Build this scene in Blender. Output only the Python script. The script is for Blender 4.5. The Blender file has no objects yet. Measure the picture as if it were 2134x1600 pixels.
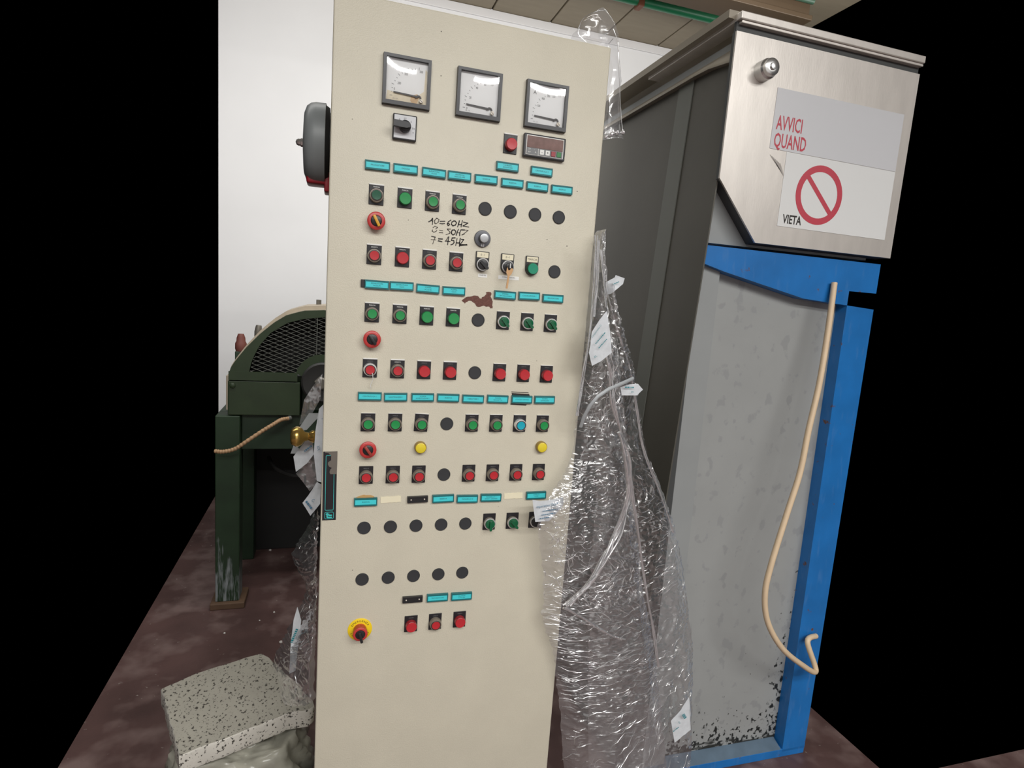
import bpy, bmesh, math, random
import numpy as np
from mathutils import Vector, Matrix

S = bpy.context.scene
C = S.collection
random.seed(7)

# ------------------------------------------------------------------ camera
FPX = 1221.0247
cam_d = bpy.data.cameras.new('camera')
cam = bpy.data.objects.new('camera', cam_d)
C.objects.link(cam)
cam_d.sensor_fit = 'HORIZONTAL'
cam_d.sensor_width = 36.0
cam_d.lens = FPX / 2134.0 * 36.0
cam_d.clip_start = 0.05
cam_d.clip_end = 60
YAW, PIT, ROL = math.radians(17.085), math.radians(-8.219), math.radians(4.121)
fw = Vector((math.sin(YAW)*math.cos(PIT), math.cos(YAW)*math.cos(PIT), math.sin(PIT)))
r0 = Vector((math.cos(YAW), -math.sin(YAW), 0)); u0 = r0.cross(fw)
rr = r0*math.cos(ROL) + u0*math.sin(ROL)
uu = -r0*math.sin(ROL) + u0*math.cos(ROL)
mw = Matrix((( rr.x, uu.x, -fw.x, 0.0200), (rr.y, uu.y, -fw.y, -1.2760), (rr.z, uu.z, -fw.z, 1.5020), (0, 0, 0, 1)))
cam.matrix_world = mw
S.camera = cam

# ------------------------------------------------------------------ light and exposure
W = bpy.data.worlds.new('world'); S.world = W
W.use_nodes = True
W.node_tree.nodes['Background'].inputs[0].default_value = (0, 0, 0, 1)
W.node_tree.nodes['Background'].inputs[1].default_value = 0.0
S.view_settings.view_transform = 'Standard'
S.view_settings.look = 'None'
S.view_settings.exposure = 0.85
S.view_settings.gamma = 1.0
S.view_settings.use_curve_mapping = False

def area(name, loc, size, power, rot=(0, 0, 0), col=(1, 0.99, 0.965)):
    l = bpy.data.lights.new(name, 'AREA'); l.shape = 'RECTANGLE'
    l.size, l.size_y = size; l.energy = power; l.color = col
    o = bpy.data.objects.new(name, l); o.location = loc; o.rotation_euler = rot
    C.objects.link(o)
    return o
# rows of ceiling luminaires in the hall, in front of the cabinet, then two added fill lamps
area('ceiling_or_fill_lamp', (-0.55, -3.92, 3.36), (2.6, 0.12), 53)
area('ceiling_or_fill_lamp', (2.55, -3.92, 3.36), (3.0, 0.12), 60)
area('ceiling_or_fill_lamp', (0.6, -2.7, 3.36), (4.5, 0.30), 66)
area('ceiling_or_fill_lamp', (0.2, 1.0, 3.40), (3.6, 0.16), 14)  # unseen extra lamp, added to lift the back wall
area('wall_fill_light', (0.9, 0.8, 2.72), (4.2, 0.25), 40, (math.radians(84), 0, 0))  # unseen one-sided fill light added behind the cabinet to brighten the back wall

# ------------------------------------------------------------------ materials
def lin(c):
    return c/12.92 if c <= 0.04045 else ((c+0.055)/1.055)**2.4
def rgb(r, g, b):
    return (lin(r/255), lin(g/255), lin(b/255), 1.0)
_m = {}
def mat(name, col, rough=0.5, metal=0.0, noise=0.0, nscale=40.0, bump=0.0, bscale=200.0, stretch=(1, 1, 1), col2=None, spec=0.5, emit=None):
    if name in _m: return _m[name]
    m = bpy.data.materials.new(name); m.use_nodes = True
    nt = m.node_tree; n = nt.nodes; b = n['Principled BSDF']
    b.inputs['Base Color'].default_value = col
    b.inputs['Roughness'].default_value = rough
    b.inputs['Metallic'].default_value = metal
    b.inputs['Specular IOR Level'].default_value = spec
    if noise or bump:
        tc = n.new('ShaderNodeTexCoord'); mp = n.new('ShaderNodeMapping')
        mp.inputs['Scale'].default_value = stretch
        nt.links.new(tc.outputs['Object'], mp.inputs['Vector'])
    if noise:
        t = n.new('ShaderNodeTexNoise'); t.inputs['Scale'].default_value = nscale; t.inputs['Detail'].default_value = 6
        nt.links.new(mp.outputs[0], t.inputs['Vector'])
        r = n.new('ShaderNodeValToRGB')
        r.color_ramp.elements[0].position = 0.5-0.25; r.color_ramp.elements[1].position = 0.5+0.25
        c2 = col2 or tuple(max(0, c*(1-noise)) for c in col[:3]) + (1,)
        r.color_ramp.elements[0].color = c2
        r.color_ramp.elements[1].color = col if col2 else tuple(min(1, c*(1+noise)) for c in col[:3]) + (1,)
        nt.links.new(t.outputs['Fac'], r.inputs[0]); nt.links.new(r.outputs[0], b.inputs['Base Color'])
    if bump:
        t2 = n.new('ShaderNodeTexNoise'); t2.inputs['Scale'].default_value = bscale; t2.inputs['Detail'].default_value = 3
        nt.links.new(mp.outputs[0], t2.inputs['Vector'])
        bp = n.new('ShaderNodeBump'); bp.inputs['Strength'].default_value = bump; bp.inputs['Distance'].default_value = 0.002
        nt.links.new(t2.outputs['Fac'], bp.inputs['Height']); nt.links.new(bp.outputs[0], b.inputs['Normal'])
    _m[name] = m
    return m

def speckle_layers(m, layers):
    """adds worn spots: each layer = (scale, threshold, softness, colour, stretch, mask or None); mask=(axis, lo, hi) in object space"""
    nt = m.node_tree; n = nt.nodes; b = n['Principled BSDF']
    tc = n.new('ShaderNodeTexCoord')
    link = b.inputs['Base Color'].links
    cur = link[0].from_socket if link else None
    base = tuple(b.inputs['Base Color'].default_value)
    for (sc, th, so, col, st, masks) in layers:
        mp = n.new('ShaderNodeMapping'); mp.inputs['Scale'].default_value = st
        nt.links.new(tc.outputs['Object'], mp.inputs['Vector'])
        t = n.new('ShaderNodeTexNoise'); t.inputs['Scale'].default_value = sc; t.inputs['Detail'].default_value = 3
        nt.links.new(mp.outputs[0], t.inputs['Vector'])
        val = t.outputs['Fac']
        for mk in (masks or []):
            sx = n.new('ShaderNodeSeparateXYZ'); nt.links.new(tc.outputs['Object'], sx.inputs[0])
            mr = n.new('ShaderNodeMapRange'); mr.inputs['From Min'].default_value = mk[1]; mr.inputs['From Max'].default_value = mk[2]
            mr.inputs['To Min'].default_value = 0.0; mr.inputs['To Max'].default_value = mk[3]
            nt.links.new(sx.outputs[mk[0]], mr.inputs['Value'])
            ad = n.new('ShaderNodeMath'); ad.operation = 'ADD'
            nt.links.new(val, ad.inputs[0]); nt.links.new(mr.outputs[0], ad.inputs[1]); val = ad.outputs[0]
        rg = n.new('ShaderNodeMapRange'); rg.inputs['From Min'].default_value = th-so; rg.inputs['From Max'].default_value = th+so
        nt.links.new(val, rg.inputs['Value'])
        mx = n.new('ShaderNodeMix'); mx.data_type = 'RGBA'
        nt.links.new(rg.outputs[0], mx.inputs[0])
        if cur is None: mx.inputs[6].default_value = base
        else: nt.links.new(cur, mx.inputs[6])
        mx.inputs[7].default_value = col
        cur = mx.outputs[2]
    nt.links.new(cur, b.inputs['Base Color'])
    return m

def film_mat(name, haze=0.10, gloss=0.16, rough=0.10, bscale=60.0, bstr=0.6, stretch=(1, 1, 1), tint=(0.97, 0.97, 0.98), hz=(0.75, 0.75, 0.77)):
    m = bpy.data.materials.new(name); m.use_nodes = True
    nt = m.node_tree; n = nt.nodes; n.remove(n['Principled BSDF'])
    out = n['Material Output']
    tr = n.new('ShaderNodeBsdfTransparent'); tr.inputs[0].default_value = (*tint, 1)
    gl = n.new('ShaderNodeBsdfGlossy'); gl.inputs['Roughness'].default_value = rough; gl.inputs['Color'].default_value = (1, 1, 1, 1)
    df = n.new('ShaderNodeBsdfDiffuse'); df.inputs[0].default_value = (*hz, 1)
    lw = n.new('ShaderNodeLayerWeight'); lw.inputs['Blend'].default_value = 0.35
    mr = n.new('ShaderNodeMapRange'); mr.inputs['To Min'].default_value = gloss; mr.inputs['To Max'].default_value = min(1, gloss*3.2)
    nt.links.new(lw.outputs['Facing'], mr.inputs['Value'])
    m1 = n.new('ShaderNodeMixShader'); m1.inputs[0].default_value = haze
    nt.links.new(tr.outputs[0], m1.inputs[1]); nt.links.new(df.outputs[0], m1.inputs[2])
    m2 = n.new('ShaderNodeMixShader'); nt.links.new(mr.outputs[0], m2.inputs[0])
    nt.links.new(m1.outputs[0], m2.inputs[1]); nt.links.new(gl.outputs[0], m2.inputs[2])
    nt.links.new(m2.outputs[0], out.inputs['Surface'])
    tc = n.new('ShaderNodeTexCoord'); mp = n.new('ShaderNodeMapping'); mp.inputs['Scale'].default_value = stretch
    nt.links.new(tc.outputs['Object'], mp.inputs['Vector'])
    t = n.new('ShaderNodeTexNoise'); t.inputs['Scale'].default_value = bscale; t.inputs['Detail'].default_value = 4
    t.noise_type = 'RIDGED_MULTIFRACTAL' if hasattr(t, 'noise_type') else t.noise_type
    nt.links.new(mp.outputs[0], t.inputs['Vector'])
    bp = n.new('ShaderNodeBump'); bp.inputs['Strength'].default_value = bstr; bp.inputs['Distance'].default_value = 0.004
    nt.links.new(t.outputs['Fac'], bp.inputs['Height'])
    nt.links.new(bp.outputs[0], gl.inputs['Normal'])
    return m

def glass_mat(name):
    m = bpy.data.materials.new(name); m.use_nodes = True
    nt = m.node_tree; n = nt.nodes; n.remove(n['Principled BSDF'])
    tr = n.new('ShaderNodeBsdfTransparent'); gl = n.new('ShaderNodeBsdfGlossy'); gl.inputs['Roughness'].default_value = 0.03
    fr = n.new('ShaderNodeFresnel'); fr.inputs['IOR'].default_value = 1.55
    mx = n.new('ShaderNodeMixShader')
    nt.links.new(fr.outputs[0], mx.inputs[0]); nt.links.new(tr.outputs[0], mx.inputs[1]); nt.links.new(gl.outputs[0], mx.inputs[2])
    nt.links.new(mx.outputs[0], n['Material Output'].inputs['Surface'])
    return m

M_cab = mat('cabinet_beige_paint', rgb(205, 199, 181), 0.42, noise=0.035, nscale=9, bump=0.25, bscale=420)
M_black = mat('black_plastic', rgb(36, 36, 38), 0.38)
M_plate = mat('black_legend', rgb(33, 32, 36), 0.35)
M_plug = mat('matt_black_plug', rgb(48, 49, 52), 0.62)
M_white = mat('white_print', rgb(232, 232, 228), 0.5)
M_cream = mat('cream_label', rgb(232, 224, 196), 0.55)
M_teal_d = mat('teal_frame', rgb(22, 104, 108), 0.25)
M_teal_l = mat('cyan_insert', rgb(70, 208, 216), 0.3)
M_teal_t = mat('teal_print', rgb(16, 74, 84), 0.5)
M_ink = mat('black_ink', rgb(40, 34, 32), 0.5)
M_ink_soft = mat('worn_black_ink', rgb(92, 84, 74), 0.5)
M_collar = mat('grey_collar', rgb(132, 122, 110), 0.38, 0.25)
M_ring = mat('dark_ring', rgb(58, 50, 46), 0.35)
M_chrome = mat('chrome_ring', rgb(225, 225, 225), 0.22, 0.6)
M_green = mat('green_lens', rgb(30, 142, 74), 0.3)
M_green_d = mat('dark_green_lens', rgb(26, 86, 62), 0.25)
M_green_b = mat('blue_green_lens', rgb(22, 140, 108), 0.3)
M_selgreen = mat('selector_green', rgb(14, 92, 58), 0.2)
M_red = mat('red_lens', rgb(186, 42, 50), 0.3)
M_red_d = mat('red_skirt', rgb(148, 36, 42), 0.3)
M_green_s = mat('green_skirt', rgb(18, 92, 52), 0.3)
M_cyan = mat('cyan_lens', rgb(24, 166, 186), 0.25)
M_yellow = mat('yellow_lens', rgb(226, 204, 54), 0.3)
M_amber = mat('amber_skirt', rgb(150, 122, 44), 0.3)
M_estop = mat('red_flange', rgb(188, 58, 56), 0.35)
M_handle_y = mat('yellow_handle', rgb(214, 158, 44), 0.4)
M_handle_r = mat('red_brown_handle', rgb(150, 58, 48), 0.4)
M_sign_y = mat('yellow_disc', rgb(240, 206, 30), 0.4)
M_dial = mat('white_dial', rgb(226, 226, 226), 0.5)
M_dial_s = mat('stained_dial', rgb(226, 226, 226), 0.5)
M_bezel = mat('dark_bezel', rgb(38, 38, 43), 0.35)
M_glass = glass_mat('meter_glass')
M_screw = mat('pale_screw', rgb(214, 206, 192), 0.35)
M_print = mat('grey_print', rgb(120, 120, 122), 0.5)
M_print_d = mat('dark_print', rgb(74, 72, 74), 0.5)
M_steel = mat('polished_steel', rgb(210, 210, 208), 0.25, 0.85)
M_rust = mat('brown_primer', rgb(104, 66, 56), 0.7, noise=0.25, nscale=220, bump=0.5, bscale=400)
M_display = mat('brown_display', rgb(120, 92, 86), 0.18, noise=0.25, nscale=70)
M_grey_pad = mat('grey_keypad', rgb(112, 114, 116), 0.4)
M_key_r = mat('red_key', rgb(150, 44, 54), 0.4)
M_key_g = mat('green_key', rgb(34, 120, 58), 0.4)
M_brasskey = mat('brass_key', rgb(200, 160, 118), 0.35, 0.6)
M_knob = mat('grey_knob', rgb(96, 98, 104), 0.38)
M_knobtop = mat('silver_knob_top', rgb(176, 178, 180), 0.35, 0.4)
M_gong = mat('grey_gong_paint', rgb(134, 139, 140), 0.42, noise=0.05, nscale=20)
M_bellred = mat('red_bell_base', rgb(150, 30, 42), 0.4, noise=0.2, nscale=60)
M_brass = mat('polished_brass', rgb(220, 184, 104), 0.25, 0.9)
M_logo_l = mat('logo_teal', rgb(64, 190, 186), 0.4)
M_torn = mat('torn_brown', rgb(104, 98, 90), 0.6)
M_glue = mat('dried_glue', rgb(190, 150, 96), 0.6)
M_tape = mat('white_tape', rgb(206, 210, 214), 0.4, noise=0.08, nscale=60, bump=0.4, bscale=90)
M_bluetxt = mat('blue_print', rgb(70, 120, 150), 0.5)
M_tealtxt = mat('teal_print_light', rgb(36, 126, 136), 0.5)

M_wall = mat('white_wall_paint', rgb(226, 225, 225), 0.7, noise=0.02, nscale=3)
M_ceil = mat('brown_grey_ceiling', rgb(146, 135, 116), 0.7, noise=0.06, nscale=4, stretch=(1, 6, 1))
M_trim = mat('white_trim', rgb(224, 222, 222), 0.5)
M_floor = mat('red_brown_floor', rgb(88, 66, 63), 0.5, noise=0.3, nscale=5, bump=0.2, bscale=80)
speckle_layers(M_floor, [(7, 0.60, 0.10, rgb(122, 102, 98), (1, 1, 1), None), (60, 0.74, 0.03, rgb(150, 140, 134), (1, 1, 1), None)])

M_mgreen = mat('machine_green_paint', rgb(41, 56, 33), 0.45, noise=0.16, nscale=14, bump=0.1, bscale=60)
M_mgreen2 = mat('machine_green_dark', rgb(34, 54, 36), 0.5, noise=0.2, nscale=10)
M_mleg = mat('green_leg_paint', rgb(32, 52, 32), 0.5, noise=0.2, nscale=12)
speckle_layers(M_mleg, [(30, 0.82, 0.10, rgb(130, 136, 138), (3, 3, 0.4), [(2, -0.05, -0.42, 0.36)])])
M_mesh = mat('mesh_grey', rgb(96, 98, 92), 0.5)
M_mbeige = mat('dusty_beige_cover', rgb(172, 160, 142), 0.6, noise=0.08, nscale=20)
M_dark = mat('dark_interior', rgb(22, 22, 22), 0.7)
M_rubber = mat('black_rubber', rgb(40, 39, 38), 0.6)
M_redcap = mat('red_brown_cap', rgb(110, 62, 54), 0.6)
M_bolt = mat('dull_bolt', rgb(112, 108, 100), 0.45, 0.4)
M_hose = mat('tan_hose', rgb(172, 138, 104), 0.6, noise=0.15, nscale=80)
M_cream_hose = mat('cream_rubber', rgb(216, 192, 160), 0.5, noise=0.06, nscale=20)

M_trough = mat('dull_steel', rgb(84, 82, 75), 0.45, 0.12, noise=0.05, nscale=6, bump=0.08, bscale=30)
M_strip = mat('pale_steel_strip', rgb(104, 106, 100), 0.45, 0.12, noise=0.04, nscale=8)
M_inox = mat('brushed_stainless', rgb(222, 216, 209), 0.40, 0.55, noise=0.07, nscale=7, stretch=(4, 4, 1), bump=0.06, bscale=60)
M_blue = mat('blue_frame_paint', rgb(28, 108, 178), 0.42, noise=0.14, nscale=10, bump=0.1, bscale=60)
speckle_layers(M_blue, [(26, 0.70, 0.03, rgb(96, 66, 52), (1, 1, 1.2), None), (18, 0.70, 0.12, rgb(62, 118, 180), (3, 3, 0.6), None)])
M_grey = mat('grey_panel_paint', rgb(150, 152, 151), 0.5, noise=0.05, nscale=6, bump=0.08, bscale=40)
speckle_layers(M_grey, [(26, 0.62, 0.03, rgb(141, 143, 143), (1, 1, 0.8), None),
                        (75, 0.95, 0.03, rgb(30, 31, 30), (1, 1, 0.9), [(2, -0.50, -0.78, 0.45)]),
                        (30, 0.95, 0.06, rgb(42, 42, 38), (.5, 1, 2), [(2, -0.70, -0.80, 0.58)]),
                        (70, 0.98, 0.03, rgb(30, 31, 30), (1, 1, 0.8), [(0, 0.15, 0.26, 0.26), (2, 0.1, -0.6, 0.26)])])
M_greypost = mat('grey_post_paint', rgb(144, 147, 147), 0.5, noise=0.05, nscale=6)
M_greydark = mat('dark_grey_steel', rgb(66, 68, 68), 0.5)
M_signg = mat('sign_grey', rgb(204, 205, 208), 0.35)
M_signw = mat('sign_white', rgb(222, 223, 222), 0.35)
M_signred = mat('sign_red', rgb(190, 70, 84), 0.4)
M_pipe = mat('green_pipe_paint', rgb(30, 112, 74), 0.4)
M_beam = mat('olive_brown_beam', rgb(52, 38, 20), 0.6, noise=0.08, nscale=6)
M_beamg = mat('dark_green_conduit', rgb(40, 62, 48), 0.5)
M_clamp = mat('rust_clamp', rgb(120, 72, 50), 0.6)
M_stone = mat('speckled_stone', rgb(206, 202, 193), 0.7, noise=0.07, nscale=12, bump=0.4, bscale=120)
M_dusty = mat('dusty_stone', rgb(166, 162, 150), 0.75, noise=0.07, nscale=12, bump=0.4, bscale=120)
for m_ in (M_stone, M_dusty):
    speckle_layers(m_, [(115, 0.62, 0.025, rgb(66, 62, 56), (1, .75, 1), None), (160, 0.66, 0.02, rgb(70, 66, 60), (1, 1, 1), None), (45, 0.74, 0.03, rgb(216, 211, 202), (1, 1, 1), None)])
M_crumb = mat('white_crumb', rgb(200, 196, 190), 0.7)

F_main = film_mat('stretch_film_clear', 0.10, 0.155, 0.20, 38, 0.9, (1, 1, 3.4))
F_back = film_mat('stretch_film_back', 0.07, 0.17, 0.18, 55, 0.9, (1, 1, 1.6))
F_strand = film_mat('stretch_film_strand', 0.30, 0.40, 0.2, 60, 0.4, (2, 2, 0.4))
F_glint_crease = film_mat('stretch_film_glint_crease', 0.55, 0.50, 0.22, 60, 0.3, (1, 1, 1), hz=(0.86, 0.86, 0.88))  # white haze on the fold ribbons stands in for glints off the film
F_left = film_mat('stretch_film_left', 0.15, 0.22, 0.2, 60, 0.9, (1, 1, 1))
F_top = film_mat('stretch_film_top', 0.18, 0.09, 0.12, 25, 0.2, (1, 1, 1))
F_bag = film_mat('bag_plastic', 0.45, 0.10, 0.18, 30, 0.4, (1, 1, 1), tint=(0.85, 0.88, 0.86), hz=(0.46, 0.47, 0.45))

# ------------------------------------------------------------------ object helpers
_loc = {}
class MB:
    def __init__(self): self.v = []; self.f = []
    def add(self, v, f):
        o = len(self.v); self.v += [tuple(p) for p in v]; self.f += [tuple(i+o for i in q) for q in f]; return self
    def box(self, lo, hi, bev=0.0, seg=2):
        bm = bmesh.new(); bmesh.ops.create_cube(bm, size=1.0)
        c = [(a+b)/2 for a, b in zip(lo, hi)]; s = [abs(b-a) for a, b in zip(lo, hi)]
        for v in bm.verts: v.co = Vector((v.co.x*s[0]+c[0], v.co.y*s[1]+c[1], v.co.z*s[2]+c[2]))
        if bev: bmesh.ops.bevel(bm, geom=bm.edges[:], offset=min(bev, min(s)*0.45), segments=seg, affect='EDGES', profile=0.5)
        bm.verts.index_update()
        self.add([v.co[:] for v in bm.verts], [[v.index for v in f.verts] for f in bm.faces]); bm.free(); return self
    def prism(self, pts, axis, a, b):
        """pts 2D polygon extruded along axis ('x','y','z') from a to b"""
        def p3(p, t): return {'x': (t, p[0], p[1]), 'y': (p[0], t, p[1]), 'z': (p[0], p[1], t)}[axis]
        n = len(pts)
        v = [p3(p, a) for p in pts] + [p3(p, b) for p in pts]
        f = [tuple(range(n)), tuple(range(2*n-1, n-1, -1))] + [(i, (i+1) % n, (i+1) % n+n, i+n) for i in range(n)]
        return self.add(v, f)
    def lathe(self, prof, seg=28, o=(0, 0, 0), ax=(0, -1, 0), cap0=False, cap1=True, half=None):
        ax = Vector(ax).normalized(); e1 = ax.orthogonal().normalized(); e2 = ax.cross(e1); o = Vector(o)
        v = []; f = []
        for (r, d) in prof:
            for k in range(seg):
                a = 2*math.pi*k/seg
                v.append((o + ax*d + (e1*math.cos(a)+e2*math.sin(a))*r)[:])
        for j in range(len(prof)-1):
            for k in range(seg):
                f.append((j*seg+k, j*seg+(k+1) % seg, (j+1)*seg+(k+1) % seg, (j+1)*seg+k))
        if cap1: f.append(tuple((len(prof)-1)*seg+k for k in range(seg)))
        if cap0: f.append(tuple(seg-1-k for k in range(seg)))
        return self.add(v, f)
    def tube(self, path, r, seg=10, cap=True, sub=0):
        P = [Vector(p) for p in path]
        if sub:
            Q = []
            for i in range(len(P)-1):
                p0 = P[max(i-1, 0)]; p1 = P[i]; p2 = P[i+1]; p3 = P[min(i+2, len(P)-1)]
                for k in range(sub):
                    t = k/sub
                    Q.append(0.5*((2*p1)+(-p0+p2)*t+(2*p0-5*p1+4*p2-p3)*t*t+(-p0+3*p1-3*p2+p3)*t**3))
            Q.append(P[-1]); P = Q
        v = []; f = []; n = len(P); up = None
        for i in range(n):
            d = (P[min(i+1, n-1)]-P[max(i-1, 0)]).normalized()
            if up is None: up = d.orthogonal().normalized()
            up = (up - d*up.dot(d)).normalized(); sd = d.cross(up)
            rad = r(i/(n-1)) if callable(r) else r
            for k in range(seg):
                a = 2*math.pi*k/seg
                v.append((P[i]+(up*math.cos(a)+sd*math.sin(a))*rad)[:])
        for i in range(n-1):
            for k in range(seg):
                f.append((i*seg+k, i*seg+(k+1) % seg, (i+1)*seg+(k+1) % seg, (i+1)*seg+k))
        if cap: f += [tuple(range(seg-1, -1, -1)), tuple((n-1)*seg+k for k in range(seg))]
        return self.add(v, f)
    def mesh(self, name, m, smooth=None):
        me = bpy.data.meshes.new(name); me.from_pydata(self.v, [], self.f)
        bm = bmesh.new(); bm.from_mesh(me); bmesh.ops.recalc_face_normals(bm, faces=bm.faces); bm.to_mesh(me); bm.free()
        me.materials.append(m)
        if smooth is not None:
            for p in me.polygons: p.use_smooth = True
            try: me.set_sharp_from_angle(angle=math.radians(smooth))
            except Exception: pass
        return me

def put(name, me, parent=None, loc=(0, 0, 0), rot=None):
    o = bpy.data.objects.new(name, me); C.objects.link(o)
    o.location = loc
    if rot: o.rotation_euler = rot
    if parent is not None: o.parent = parent
    return o
def part(name, mb, m, parent=None, smooth=None, label=None):
    """world-space geometry -> object with its own centre, parented"""
    a = np.array(mb.v); c = (a.min(0)+a.max(0))/2
    mb.v = [tuple(p) for p in (a-c)]
    pl = _loc.get(parent.name, Vector()) if parent is not None else Vector()
    o = put(name, mb.mesh(name, m, smooth), parent, Vector(c)-pl)
    _loc[o.name] = Vector(c)
    if label: o['label'] = label
    return o
def thing(name, label, cat, loc, group=None):
    o = put(name, None, None, loc); o.empty_display_size = 0.1
    _loc[o.name] = Vector(loc)
    o['label'] = label; o['category'] = cat
    if group: o['group'] = group
    return o
def tag(o, label, cat, group=None):
    o['label'] = label; o['category'] = cat
    if group: o['group'] = group
    return o
def struct(o): o['kind'] = 'structure'; return o

# ------------------------------------------------------------------ text
_txt = {}
def text_verts(s, size, align='CENTER', squeeze=1.0, bold=0.0):
    key = (s, size, align, squeeze, bold)
    if key in _txt: return _txt[key]
    cu = bpy.data.curves.new('t', 'FONT'); cu.body = s; cu.size = size; cu.align_x = align; cu.align_y = 'CENTER'
    cu.resolution_u = 2; cu.offset = bold; cu.space_line = 0.85
    o = bpy.data.objects.new('t', cu); C.objects.link(o)
    dg = bpy.context.evaluated_depsgraph_get()
    me = o.evaluated_get(dg).to_mesh()
    v = [(p.co.x*squeeze, p.co.y) for p in me.vertices]; f = [tuple(p.vertices) for p in me.polygons]
    o.evaluated_get(dg).to_mesh_clear()
    bpy.data.objects.remove(o); bpy.data.curves.remove(cu)
    _txt[key] = (v, f)
    return v, f
def add_text(mb, s, size, x, z, y, rot=0.0, squeeze=1.0, align='CENTER', ysq=1.0, bold=0.0):
    v, f = text_verts(s, size, align, squeeze, bold)
    c, n = math.cos(rot), math.sin(rot)
    mb.add([(x+a*c-b*ysq*n, y, z+a*n+b*ysq*c) for a, b in v], f)
    return mb

# ================================================================== SETTING
TOP = 2.065
def Z(v): return TOP - v/1000.0
def X(u): return u/1000.0

fl = MB()
fl.box((-3.0, -6.0, -0.12), (4.2, 0.02, 0.0))
fl.box((-0.75, 0.0, -0.12), (1.85, 3.1, 0.0))
struct(part('floor', fl, M_floor))
struct(part('wall_back', MB().box((-0.72, 3.0, 0.0), (3.05, 3.12, 3.47)), M_wall))
struct(part('wall_front', MB().box((-3.0, -6.12, 0.0), (4.2, -6.0, 3.46)), M_wall))
struct(part('trim_1', MB().box((-0.72, 2.985, 3.405), (3.05, 3.0, 3.46), 0.003), M_trim))
ce = struct(put('ceiling', None, None, (0, 0, 3.46))); _loc[ce.name] = Vector((0, 0, 3.46))
part('deck', MB().box((-3.0, -6.0, 3.485), (4.2, 1.25, 3.55)), M_ceil, ce)
part('deck', MB().box((-0.75, 1.25, 3.485), (3.05, 3.1, 3.55)), M_ceil, ce)
pw = 0.43; x = -0.72
while x < 3.0:
    x2 = min(x+pw-0.012, 3.05)
    part('panel', MB().box((x, 1.25, 3.462), (x2, 3.0, 3.49), 0.004), M_ceil, ce)
    x += pw

# green pipe on the ceiling
t = thing('ceiling_pipe', 'green painted pipe running along under the ceiling above the white wall', 'pipe', (1.2, 2.2, 3.32))
part('pipe_run', MB().tube([(-0.6, 2.2, 3.325), (2.95, 2.2, 3.325)], 0.028, 16), M_pipe, t, 40)
part('clamp', MB().box((1.70, 2.165, 3.285), (1.735, 2.235, 3.47), 0.003), M_clamp, t, label='rusty pipe clamp')
# beam
t = thing('ceiling_beam', 'olive-brown steel beam crossing overhead above the stainless hopper', 'beam', (0.9, 1.5, 3.02))
part('lower_flange', MB().box((-0.5, 1.44, 3.03), (2.33, 1.60, 3.055), 0.003), M_beam, t)
part('web', MB().box((-0.5, 1.47, 3.055), (2.33, 1.49, 3.40)), M_beam, t)
part('upper_flange', MB().box((-0.5, 1.44, 3.40), (2.33, 1.60, 3.46), 0.003), M_beam, t)
part('conduit', MB().tube([(-0.5, 1.45, 3.125), (2.33, 1.45, 3.125)], 0.014, 10), M_beamg, t, 40, label='dark green conduit')

# ================================================================== CONTROL CABINET
cab = thing('control_cabinet', 'tall beige control cabinet full of push buttons and blue name plates', 'cabinet', (0.2925, 0.2, 0))
CL = _loc[cab.name]
part('body', MB().box((0.004, 0.018, 0.10), (0.581, 0.42, 2.062), 0.004), M_cab, cab)
part('plinth', MB().box((0.02, 0.03, 0.0), (0.565, 0.40, 0.10), 0.003), M_greydark, cab)
part('front_panel', MB().box((0.0, 0.0, 0.105), (0.585, 0.020, 2.065), 0.0035, 3), M_cab, cab, 40)

FY = 0.0
def fpos(u, v, y=0.0): return Vector((X(u), y, Z(v)))
def cpart(name, me, u, v, y=0.0, rot=0.0, label=None):
    o = put(name, me, cab, fpos(u, v, y)-CL, (0, rot, 0) if rot else None)
    _loc[o.name] = fpos(u, v, y)
    if label: o['label'] = label
    return o
def sub(name, me, parent, loc=(0, 0, 0), rot=None, label=None):
    o = put(name, me, parent, loc, rot)
    if label: o['label'] = label
    return o
mm = 0.001

# --- name plates
def np_frame(w, h):
    m = MB(); W2, H2 = w/2*mm, h/2*mm; iw, ih = W2-2.4*mm, H2-3.6*mm
    o = [(-W2, -H2), (W2, -H2), (W2, H2), (-W2, H2)]; i = [(-iw, -ih), (iw, -ih), (iw, ih), (-iw, ih)]
    d = 6.5*mm; e = 1.2*mm
    v = [(a, 0, b) for a, b in o] + [(a*(1-0.012), -d, b*(1-0.05)) for a, b in o] + [(a, -d, b) for a, b in i] + [(a, -d+e, b) for a, b in i]
    f = []
    for k in range(4):
        l = (k+1) % 4
        f += [(k, l, l+4, k+4), (k+4, l+4, l+8, k+8), (k+8, l+8, l+12, k+12)]
    f.append((12, 13, 14, 15))
    return m.add(v, f)
ME_NPF = np_frame(50, 18.4).mesh('name_plate', M_teal_d)
ME_NPI = MB().box((-22.6*mm, -5.6*mm, -5.6*mm), (22.6*mm, -5.2*mm, 5.6*mm)).mesh('insert', M_teal_l)
def name_plate(u, v, txt, rot=0.0):
    o = cpart('name_plate', ME_NPF, u, v, 0, math.radians(-rot))
    sub('insert', ME_NPI, o)
    m = MB(); lines = txt.split('\n')
    for k, s in enumerate(lines):
        sz = 4.3 if len(lines) == 1 else 4.0
        sq = min(1.0, 34.0/(len(s)*sz*0.66))
        add_text(m, s, sz*mm, 0, ((len(lines)-1)/2-k)*4.3*mm, -5.75*mm, 0, sq*1.05)
    sub('lettering', m.mesh('lettering', M_teal_t), o)
    return o
COLS = [93.5, 150.5, 208, 265, 322, 379.5, 437, 494]
def row_np(items, vdef):
    for u, v, t_, r in items: name_plate(u, v, t_, r)
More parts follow.
